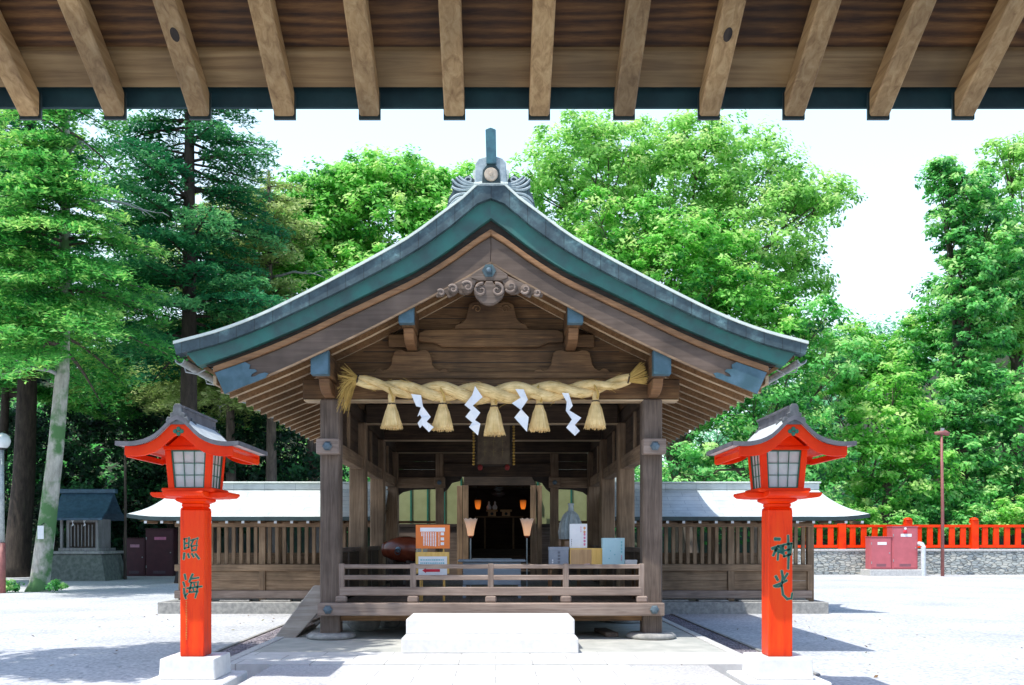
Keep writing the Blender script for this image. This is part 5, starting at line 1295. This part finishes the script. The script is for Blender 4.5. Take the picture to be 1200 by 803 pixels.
for X in (-3.4, 4.2):
    for y in (2.2, -2.0):
        box('pillar', W['greyZ'], X - .16, X + .16, y - .16, y + .16, -.2, zr_(2.2) - .05 if y > 0 else zr_(2.2) - .1, gate, .02)
    box('pillar_beam', W['hallY'], X - .12, X + .12, -2.2, 2.4, 4.1, 4.4, gate, .02)

# ------------------------------------------------------------------ terrain behind
def terrain(name, x0, x1, y0, y1, hf, n, mat):
    xs = np.linspace(x0, x1, n); ys = np.linspace(y0, y1, n); X, Y = np.meshgrid(xs, ys); Z = hf(X, Y)
    V = np.column_stack([X.ravel(), Y.ravel(), Z.ravel()]); F_ = [(j * n + i, j * n + i + 1, (j + 1) * n + i + 1, (j + 1) * n + i) for j in range(n - 1) for i in range(n - 1)]
    o = MB().add(V.tolist(), F_).build(name, mat, None, smooth=True); return tag(o, kind='structure')
def hill_h(X, Y):
    L_ = np.clip((Y - 47) / 30, 0, 1)
    left = 11.0 * np.clip((-X + 14) / 22, 0, 1) + 6
    right = 15 * np.clip((X - 34) / 12, 0, 1) 
    return (left + right) * L_ ** 1.0 - .4 + .25 * np.sin(X * .4) * L_
terrain('hillside', -80, 90, 46.5, 110, hill_h, 50, M['soil'])
def mtn_h(X, Y): return 48 * np.exp(-((X - 92) / 45) ** 2) * np.clip((Y - 140) / 70, 0, 1) - 1
terrain('mountain', -60, 260, 140, 260, mtn_h, 40, M['soil'])

# ------------------------------------------------------------------ leaves and trees
def leaf_mesh(name, P, Nn, S, shade, mat, aspect=.5, T=None, parent=None):
    n = len(P)
    Nn = Nn / (np.linalg.norm(Nn, axis=1, keepdims=True) + 1e-9)
    if T is None:
        T = RNG.normal(size=(n, 3))
    T = T - (T * Nn).sum(1, keepdims=True) * Nn; T /= (np.linalg.norm(T, axis=1, keepdims=True) + 1e-9)
    B = np.cross(Nn, T); S = S[:, None]
    V = np.stack([P - T * S * .5, P + B * S * aspect * .5 + T * S * .05 + Nn * S * .06, P + T * S * .5, P - B * S * aspect * .5 + T * S * .05 + Nn * S * .06], 1).reshape(-1, 3)
    me = bpy.data.meshes.new(name); me.vertices.add(4 * n); me.vertices.foreach_set('co', V.astype(np.float32).ravel())
    me.loops.add(4 * n); me.loops.foreach_set('vertex_index', np.arange(4 * n, dtype=np.int32))
    me.polygons.add(n); me.polygons.foreach_set('loop_start', np.arange(0, 4 * n, 4, dtype=np.int32)); me.polygons.foreach_set('loop_total', np.full(n, 4, np.int32))
    a = me.attributes.new('shade', 'FLOAT', 'POINT'); a.data.foreach_set('value', np.repeat(np.clip(shade, 0, 1), 4).astype(np.float32))
    me.update(calc_edges=True); me.validate(); me.materials.append(mat)
    o = bpy.data.objects.new(name, me); COL.objects.link(o); o.parent = parent
    return o
def unit(n):
    d = RNG.normal(size=(n, 3)); return d / np.linalg.norm(d, axis=1, keepdims=True)
def crown_points(lobes, clump_r, per, dens, bottom=-.55):
    Ps, Ns, Sh = [], [], []
    for (c, r) in lobes:
        c = np.array(c); r = np.array(r)
        area = (r[0] * r[2] + r[0] * r[1] + r[1] * r[2]) / 3
        nc = max(6, int(3.6 * dens * area / clump_r ** 2))
        d = unit(nc * 2); d = d[d[:, 2] > bottom][:nc]
        rad = .45 + .6 * RNG.random(len(d)) ** .7
        C = c + d * r * rad[:, None]
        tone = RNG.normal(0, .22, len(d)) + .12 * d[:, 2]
        k = RNG.poisson(per, len(d)) + 4; idx = np.repeat(np.arange(len(d)), k); m = len(idx)
        cr = clump_r * RNG.uniform(.6, 1.35, len(d))
        o = unit(m) * (RNG.random(m) ** .45)[:, None]
        off = o * cr[idx][:, None] * np.array([1, 1, .6])
        Ps.append(C[idx] + off); Ns.append(np.array([.12, -.15, .65]) + .5 * o + .4 * d[idx] + RNG.normal(0, .42, (m, 3)))
        Sh.append(.42 + tone[idx] + .30 * o[:, 2] + RNG.normal(0, .12, m))  # random tints and new growth, plus crown depth shading put into the colour
    return np.vstack(Ps), np.vstack(Ns), np.concatenate(Sh)
def limbs(base, trunk_top, lobes, r0, n_l=None, mat=None, parent=None, side=.3):
    m_ = MB(); b = Vector(base); tt = Vector(trunk_top)
    pts = [b, b.lerp(tt, .33) + Vector((side * .5, 0, 0)), b.lerp(tt, .66) + Vector((-side * .4, .1, 0)), tt]
    m_.tube([pts[0] - Vector((0, 0, .2)), pts[0] + Vector((0, 0, .35)), *pts[1:]], [r0 * 1.5, r0 * 1.1, r0 * .9, r0 * .75, r0 * .5], 12)
    R_ = random.Random(int(abs(b.x * 100)) + 3)
    for c, r in lobes:
        c = Vector(c); s = pts[1].lerp(tt, R_.uniform(.2, 1.0)); mid = s.lerp(c, .5) + Vector((0, 0, R_.uniform(-.05, .18) * (c - s).length))
        m_.tube([s, s.lerp(mid, .5), mid, c], [r0 * .30, r0 * .22, r0 * .15, r0 * .06], 7)
        for k in range(5):
            d = Vector(unit(1)[0]); d.z = abs(d.z) * .8; e = c + Vector((d.x * r[0], d.y * r[1], d.z * r[2])) * .85
            q = mid.lerp(c, R_.uniform(.2, 1)); m_.tube([q, q.lerp(e, .5) + Vector((0, 0, .12)), e], [r0 * .09, r0 * .06, r0 * .02], 5)
    return m_.build('trunk', mat or M['bark_brown'], parent, smooth=True)
def broadleaf(name, label, cat, Y, lobes, trunk_px, r0, leaf, clump=.75, per=46, dens=1.0, size=.26, depth=1.0, group=None, mat_bark=None, ground=None, aspect=.5, bottom=-.55, zbase=0):
    x, _ = at(trunk_px[0], 600, Y); t = empty(name, (x, Y, zbase), label, cat, group)
    LB = []
    for i, (px, py, rp) in enumerate(lobes):
        X, Z = at(px, py, Y); r = rp * Y / F
        LB.append(((X - x, RNG.uniform(-.35, .35) * r * depth, Z - zbase), (r, r * depth, r * .92)))
    P, Nn, Sh = crown_points(LB, clump, per, dens, bottom)
    P[:, 2] = np.maximum(P[:, 2], .05)
    S = size * 1.12 * RNG.uniform(.6, 1.3, len(P))
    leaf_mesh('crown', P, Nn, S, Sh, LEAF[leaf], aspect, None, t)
    top = LB[0][0]
    limbs((0, 0, -.1), (top[0] * .5, 0, max(1.0, top[2] * .62)), LB, r0, mat=mat_bark, parent=t)
    return t
def conifer(name, label, Y, trunk, r0, hmin, hmax, lmax, nb, leaf, seed, mat_bark, droop=.25, lenf=None, dead=0, size=.17, dens=1.0, group=None, top_taper=True, az_bias=None):
    """trunk: list of pixels from the base upward at depth Y; hmin/hmax: fraction of the trunk with live branches"""
    R_ = random.Random(seed)
    tp = [Vector((xat(px, Y), Y, zat(py, Y))) for px, py in trunk]; base = tp[0].copy(); base.z = 0
    tp[0].z = -.2
    t = empty(name, base, label, 'tree', group)
    tp = [p - base for p in tp]; H = tp[-1].z
    fr = [p.z / H for p in tp]
    m_ = MB(); ra = [r0 * (1.45 if i == 0 else max(.22, 1 - .8 * f)) for i, f in enumerate(fr)]
    m_.tube(tp[:1] + [tp[0].lerp(tp[1], .12)] + tp[1:], ra[:1] + [r0 * 1.05] + ra[1:], 14)
    m_.build('trunk', mat_bark, t, smooth=True)
    def tat(f):
        for i in range(len(fr) - 1):
            if fr[i] <= f <= fr[i + 1]: return tp[i].lerp(tp[i + 1], (f - fr[i]) / (fr[i + 1] - fr[i] + 1e-9))
        return tp[-1]
    br = MB(); P, Nn, T, Sh = [], [], [], []
    nb = int(nb * 1.6)
    for b in range(nb):
        f = hmin + (hmax - hmin) * ((b + R_.random()) / nb); o = tat(f)
        ln = lmax * (1 - .72 * ((f - hmin) / (1.02 - hmin)) if top_taper else 1) * R_.uniform(.65, 1.12)
        az = R_.uniform(0, 2 * PI) if az_bias is None or R_.random() < .4 else az_bias + R_.uniform(-1, 1)
        up = R_.uniform(.02, .32) - droop * .3
        d = Vector((math.cos(az), math.sin(az), 0))
        def bp(s): return o + d * (ln * s) + Vector((0, 0, ln * (up * s - droop * s * s * .9 + .18 * droop * s ** 4)))
        br.tube([bp(s) for s in (0, .25, .5, .75, 1)], [.055 * ln / 3, .045 * ln / 3, .033 * ln / 3, .02 * ln / 3, .008], 5)
        side = Vector((-d.y, d.x, 0)); tone = R_.gauss(0, .15)
        s = .16
        while s < 1.0:
            for sg in (-1, 1):
                tl = (.30 + .85 * math.sin(PI * min(1, s * .9 + .1)) ** .7) * R_.uniform(.5, 1.1) * ln / 3.2
                td = (side * sg + d * R_.uniform(.5, .95)).normalized(); q = bp(s)
                n = max(3, int(tl / .042 * dens)); u = (np.arange(n) + RNG.random(n)) / n
                ctr = np.array(q)[None] + np.array(td)[None] * (u * tl)[:, None] + np.array([0, 0, -1])[None] * (u ** 2 * tl * R_.uniform(.1, .35))[:, None] + RNG.normal(0, (.04, .04, .075), (n, 3))
                sgn = np.where(RNG.random(n) < .5, -1, 1)
                tn = np.array(td)[None] * .75 + np.cross(np.array(td), [0, 0, 1])[None] * sgn[:, None] * .8 + RNG.normal(0, .22, (n, 3))
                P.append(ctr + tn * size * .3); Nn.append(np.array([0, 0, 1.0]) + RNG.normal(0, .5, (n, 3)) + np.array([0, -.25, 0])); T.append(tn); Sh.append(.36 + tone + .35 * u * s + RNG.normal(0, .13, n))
            s += .085 / (ln / 3) * .8
    for k in range(dead):
        f = R_.uniform(hmin * .9, .95); o = tat(f); az = R_.uniform(0, 2 * PI); d = Vector((math.cos(az), math.sin(az) * .5, 0)); ln = lmax * R_.uniform(.5, .95)
        pts = [o + d * (ln * s) + Vector((R_.gauss(0, .06), 0, ln * (.15 * s - .25 * s * s) + R_.gauss(0, .05))) for s in (0, .2, .4, .6, .8, 1)]
        db_ = MB(); db_.tube(pts, [.07, .06, .05, .04, .025, .01], 6)
        for q in range(5):
            a = pts[R_.randint(2, 5)]; e = a + Vector((d.x * R_.uniform(.2, .8), R_.uniform(-.4, .4), R_.uniform(-.4, .35))); db_.tube([a, a.lerp(e, .5) + Vector((0, 0, .06)), e], [.022, .016, .006], 5)
        db_.build('bare_branch', M['bark_grey'], t, smooth=True)
    br.build('branches', mat_bark if mat_bark is not M['bark_pale'] else M['bark_brown'], t, smooth=True)
    P = np.vstack(P); n = len(P)
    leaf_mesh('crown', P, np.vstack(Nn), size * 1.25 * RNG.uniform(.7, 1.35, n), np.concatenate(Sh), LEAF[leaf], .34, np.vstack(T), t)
    return t

# left firs
conifer('fir_tree', 'tall fir with a pale mossy leaning trunk nearest the left edge of the court', 30, [(45, 688), (57, 600), (66, 520), (73, 440), (76, 300), (77, 130), (78, -60)], .30, .36, .97, 4.4, 84, 'fir', 3, M['bark_pale'], .38, dead=7, size=.16, dens=1.1, az_bias=-PI / 2)
conifer('fir_tree', 'dark trunked fir towering behind the hall roof on the left', 36, [(222, 672), (221, 500), (222, 330), (222, 130), (222, -60)], .42, .34, .97, 5.2, 84, 'blue', 8, M['bark_dark'], .22, size=.18, dens=1.0)
conifer('fir_tree', 'large dark trunked fir behind the globe lamp at the far left', 42, [(18, 676), (28, 560), (34, 400), (36, 200), (36, -60)], .55, .34, .97, 5.2, 70, 'blue', 12, M['bark_dark'], .2, size=.2)
conifer('fir_tree', 'fir with a thin trunk rising right of the maroon cabinets', 46, [(204, 674), (202, 560), (180, 400), (160, 235)], .34, .46, .98, 4.6, 64, 'fir', 21, M['bark_dark'], .3, dead=3, size=.18)
conifer('fir_tree', 'olive tinted fir with bare twigs just left of the bright round tree', 41, [(318, 670), (318, 500), (316, 300), (315, 200)], .3, .42, .98, 4.6, 72, 'olive', 31, M['bark_brown'], .25, dead=4, size=.19)
conifer('fir_tree', 'pale olive fir with spreading boughs between the dark trunk and the left roof slope', 42, [(272, 672), (270, 500), (270, 330), (268, 215)], .28, .44, .98, 5.0, 70, 'olive', 44, M['bark_brown'], .3, dead=3, size=.19)
conifer('fir_tree', 'bright green fir rising between the pale trunk and the frame at the far left', 45, [(-8, 674), (4, 520), (12, 350), (14, 180)], .28, .42, .98, 4.6, 66, 'fir', 57, M['bark_dark'], .35, size=.18)
conifer('fir_tree', 'fir whose boughs reach in over the globe lamp from beyond the left edge', 34.5, [(-50, 680), (-50, 500), (-50, 300), (-48, 60)], .35, .42, .98, 5.4, 80, 'fir', 71, M['bark_dark'], .3, size=.18, dens=1.0)  # added with its trunk out of view so the crown shades the small shrine
# broadleaf behind the hall, left
broadleaf('broadleaf_tree', 'bright round crowned tree behind the left roof slope', 'tree', 46, [(455, 262, 76), (400, 290, 66), (352, 290, 50), (335, 330, 50), (345, 238, 42), (380, 228, 40), (412, 224, 40), (485, 215, 36), (510, 245, 52), (440, 220, 42), (520, 300, 60), (372, 268, 42), (460, 345, 70), (550, 230, 40)], (460, 660), .32, 'bright', .6, 42, 1.9, .26)
broadleaf('broadleaf_tree', 'yellow green leafy tree low behind the left eave', 'tree', 43, [(365, 345, 52), (410, 360, 48), (330, 390, 52), (385, 400, 52), (300, 350, 38), (450, 380, 50)], (368, 665), .3, 'bright', .55, 42, 1.1, .25)
# camphor, right
broadleaf('camphor_tree', 'huge pale green camphor tree rising behind the right roof slope', 'tree', 52, [(790, 225, 90), (690, 205, 74), (880, 215, 74), (735, 175, 52), (820, 170, 52), (630, 225, 50), (935, 240, 46), (975, 240, 30), (700, 290, 78), (790, 320, 85), (880, 300, 76), (930, 330, 52), (860, 400, 75), (930, 415, 55), (660, 310, 50), (760, 390, 80)], (800, 655), .6, 'camphor', .75, 46, 1.75, .27)
broadleaf('broadleaf_tree', 'dark green tree filling the space below the camphor beside the right eave', 'tree', 47.5, [(880, 470, 66), (930, 480, 56), (830, 520, 60), (940, 545, 60), (870, 560, 62), (800, 580, 52), (975, 430, 40), (960, 380, 38)], (885, 662), .35, 'mid', .65, 44, 1.1, .26)
# right side trees
R_LEAF = [
    ('broadleaf_tree', 'rich green tree crowding the right roof slope in front of the pale camphor', 48, [(720, 300, 46), (770, 330, 56), (830, 345, 60), (880, 370, 60), (800, 290, 44), (850, 290, 40), (760, 260, 34), (910, 400, 50), (820, 420, 60), (700, 250, 26)], (815, 655), .3, 'bright'),
    ('broadleaf_tree', 'rounded tree with pale new leaves left of the lamp pole behind the red fence', 48.5, [(1040, 500, 52), (1010, 545, 46), (1065, 555, 50), (1045, 455, 40), (1030, 590, 40)], (1040, 650), .25, 'bright'),
    ('broadleaf_tree', 'green tree behind the lamp pole and the red cabinets', 49.5, [(1110, 540, 52), (1140, 500, 46), (1095, 480, 44), (1120, 590, 40), (1085, 590, 36)], (1110, 650), .25, 'mid'),
    ('broadleaf_tree', 'dense tree with glossy leaves at the right edge above the red fence', 49.0, [(1185, 520, 56), (1215, 470, 56), (1170, 575, 46), (1215, 580, 52), (1160, 465, 40)], (1190, 650), .3, 'mid'),
    ('broadleaf_tree', 'hazy mid green tree where the sky dips at the right', 56, [(1010, 430, 42), (975, 470, 48), (1050, 420, 34), (1075, 400, 36), (1030, 460, 44), (1000, 395, 24)], (1010, 655), .3, 'bright'),
    ('broadleaf_tree', 'tree with reddish grey twigs on the slope right of the sky gap', 55, [(1100, 390, 40), (1085, 430, 42), (1125, 420, 46), (1105, 350, 30)], (1100, 655), .3, 'mid'),
    ('broadleaf_tree', 'very tall tree with pale top at the upper right corner', 54, [(1190, 230, 58), (1225, 300, 76), (1175, 320, 56), (1200, 395, 70), (1165, 400, 46), (1225, 200, 50), (1180, 180, 26)], (1195, 655), .55, 'camphor'),
]
for nm, lab, Y, lob, tr, r0, lf in R_LEAF:
    broadleaf(nm, lab, 'tree', Y, lob, tr, r0, lf, .62, 44, 1.15, .27)
broadleaf('ivy_clad_tree', 'narrow ivy clad tree column standing against the sky at the right', 'tree', 50, [(1110, 208, 26), (1125, 232, 30), (1118, 262, 30), (1132, 292, 32), (1130, 325, 34), (1165, 300, 38), (1160, 255, 32), (1172, 350, 40), (1140, 360, 38), (1145, 400, 40), (1102, 200, 14), (1150, 220, 22), (1140, 440, 40)], (1132, 655), .4, 'mid', .5, 40, 1.5, .26)
# understory on the left, tree shade put into its dark leaf colour
for px, py, rp, Y, lab in ((120, 560, 75, 45, 'dark evergreen bush behind the small shrine'), (250, 520, 85, 46, 'dark evergreen bush behind the left corridor beside the lantern'), (330, 530, 75, 44, 'dark evergreen bush under the left eave of the hall'), (15, 560, 75, 47, 'dark evergreen bush behind the trunk at the far left'), (190, 600, 60, 47, 'dark evergreen bush behind the maroon cabinets'), (60, 480, 65, 50, 'dark leafy tree behind the leaning pale trunk'), (180, 450, 70, 50, 'dark leafy tree between the two tall firs'), (280, 440, 60, 49, 'dark leafy tree behind the left tip of the eave')):
    broadleaf('evergreen_bush', lab, 'bush', Y, [(px, py, rp), (px - rp * .6, py + rp * .5, rp * .7), (px + rp * .6, py + rp * .45, rp * .7), (px, py + rp * .9, rp * .6)], (px, 660), .2, 'dark', .6, 38, 1.0, .25)
# low bushes behind the fence and under the trees
for i, (px, py, rp, Y, lf, lab) in enumerate(((1005, 612, 22, 46.4, 'bright', 'low bright shrub behind the fence next to the corridor roof'), (1060, 616, 20, 46.4, 'mid', 'low shrub peeping over the fence behind the red cabinets'), (1140, 612, 24, 46.4, 'mid', 'low dark shrub behind the fence right of the lamp pole'), (1190, 605, 28, 46.4, 'bright', 'low bright shrub behind the fence at the right edge'), (960, 600, 26, 46.4, 'mid', 'low shrub behind the tip of the right corridor roof'))):
    broadleaf('shrub', lab, 'shrub', Y, [(px, py, rp), (px - rp * .7, py + rp * .5, rp * .7), (px + rp * .7, py + rp * .4, rp * .7)], (px, 655), .08, lf, .35, 36, 1.1, .2)
for px, py, lab in ((8, 684, 'green seedling tuft at the foot of the globe lamp'), (66, 682, 'green seedling tuft at the foot of the pale leaning trunk')):
    Yp = 29.4; x, z = at(px, py, Yp); t = empty('tuft', (x, Yp, GZ), lab, 'plant')
    P, Nn, Sh = crown_points([((0, 0, .15), (.35, .3, .25))], .14, 18, 1.2, -.2); leaf_mesh('leaves', P, Nn, .15 * RNG.uniform(.6, 1.3, len(P)), Sh, LEAF['mid'], .4, None, t)
# tree out of frame whose crown shades the near left court
t = broadleaf('broadleaf_tree', 'large tree standing beyond the left edge of the picture', 'tree', 10.2, [(-165, -330, 200), (-330, -300, 190), (-200, -420, 150), (-300, -250, 150)], (-620, 650), .3, 'mid', .6, 40, 2.2, .26)
# forest covering the slopes behind
def forest(name, label, hf, x0, x1, y0, y1, n, size, spread, leaf, clumps):
    X = RNG.uniform(x0, x1, clumps); Y = y0 + (y1 - y0) * RNG.random(clumps); Z = hf(X, Y)
    k = n // clumps; idx = np.repeat(np.arange(clumps), k); m = len(idx); o = unit(m) * (RNG.random(m) ** .4)[:, None]
    hgt = RNG.uniform(.8, 1.5, clumps) * spread
    P = np.column_stack([X[idx] + o[:, 0] * spread * 1.1, Y[idx] + o[:, 1] * spread, Z[idx] + hgt[idx] * .9 + o[:, 2] * spread * .9])
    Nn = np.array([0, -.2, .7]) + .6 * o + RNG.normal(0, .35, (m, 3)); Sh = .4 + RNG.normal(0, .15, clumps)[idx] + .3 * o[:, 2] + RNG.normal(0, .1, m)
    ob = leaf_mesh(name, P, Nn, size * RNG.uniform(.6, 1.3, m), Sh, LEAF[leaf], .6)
    return tag(ob, label, 'forest', None, 'stuff')
forest('forest', 'wooded slope closing the view behind the trees', hill_h, -42, 60, 50, 84, 70000, .42, 1.9, 'mid', 620)
forest('forest', 'hazy wooded mountain far behind at the sky gap', mtn_h, 40, 150, 150, 240, 26000, 1.1, 4.5, 'hill', 420)

Yt = 29.5; xt, ztg = at(47.5, 624, Yt)
tg = empty('paper_tag', (xt, Yt, ztg), 'small white notice tag fixed to the pale leaning trunk', 'tag')
box('tag_sheet', M['white_paper'], -.10, .10, 0, .02, -.22, .22, tg, 0)
MB().tube([(0, .0, .22), (.03, .15, .30), (0, .3, .31)], .012, 5).build('tag_cord', M['black'], tg)

nlf = 420
P = np.column_stack([RNG.uniform(-9, 9, nlf), RNG.uniform(9.5, 32, nlf), np.full(nlf, GZ + .012)])
P = P[(np.abs(P[:, 0] + .07) > 4.4) | (P[:, 1] < 0)]
fl_ = leaf_mesh('fallen_leaves', P, np.array([0, 0, 1.0]) + RNG.normal(0, .25, P.shape), .07 * RNG.uniform(.6, 1.3, len(P)), RNG.random(len(P)), leafmat('dry_leaves', (.10, .05, .02), (.22, .13, .05), (.20, .22, .06), .2))
tag(fl_, 'scattered dry leaves lying on the pale gravel court', 'leaves', None, 'stuff')
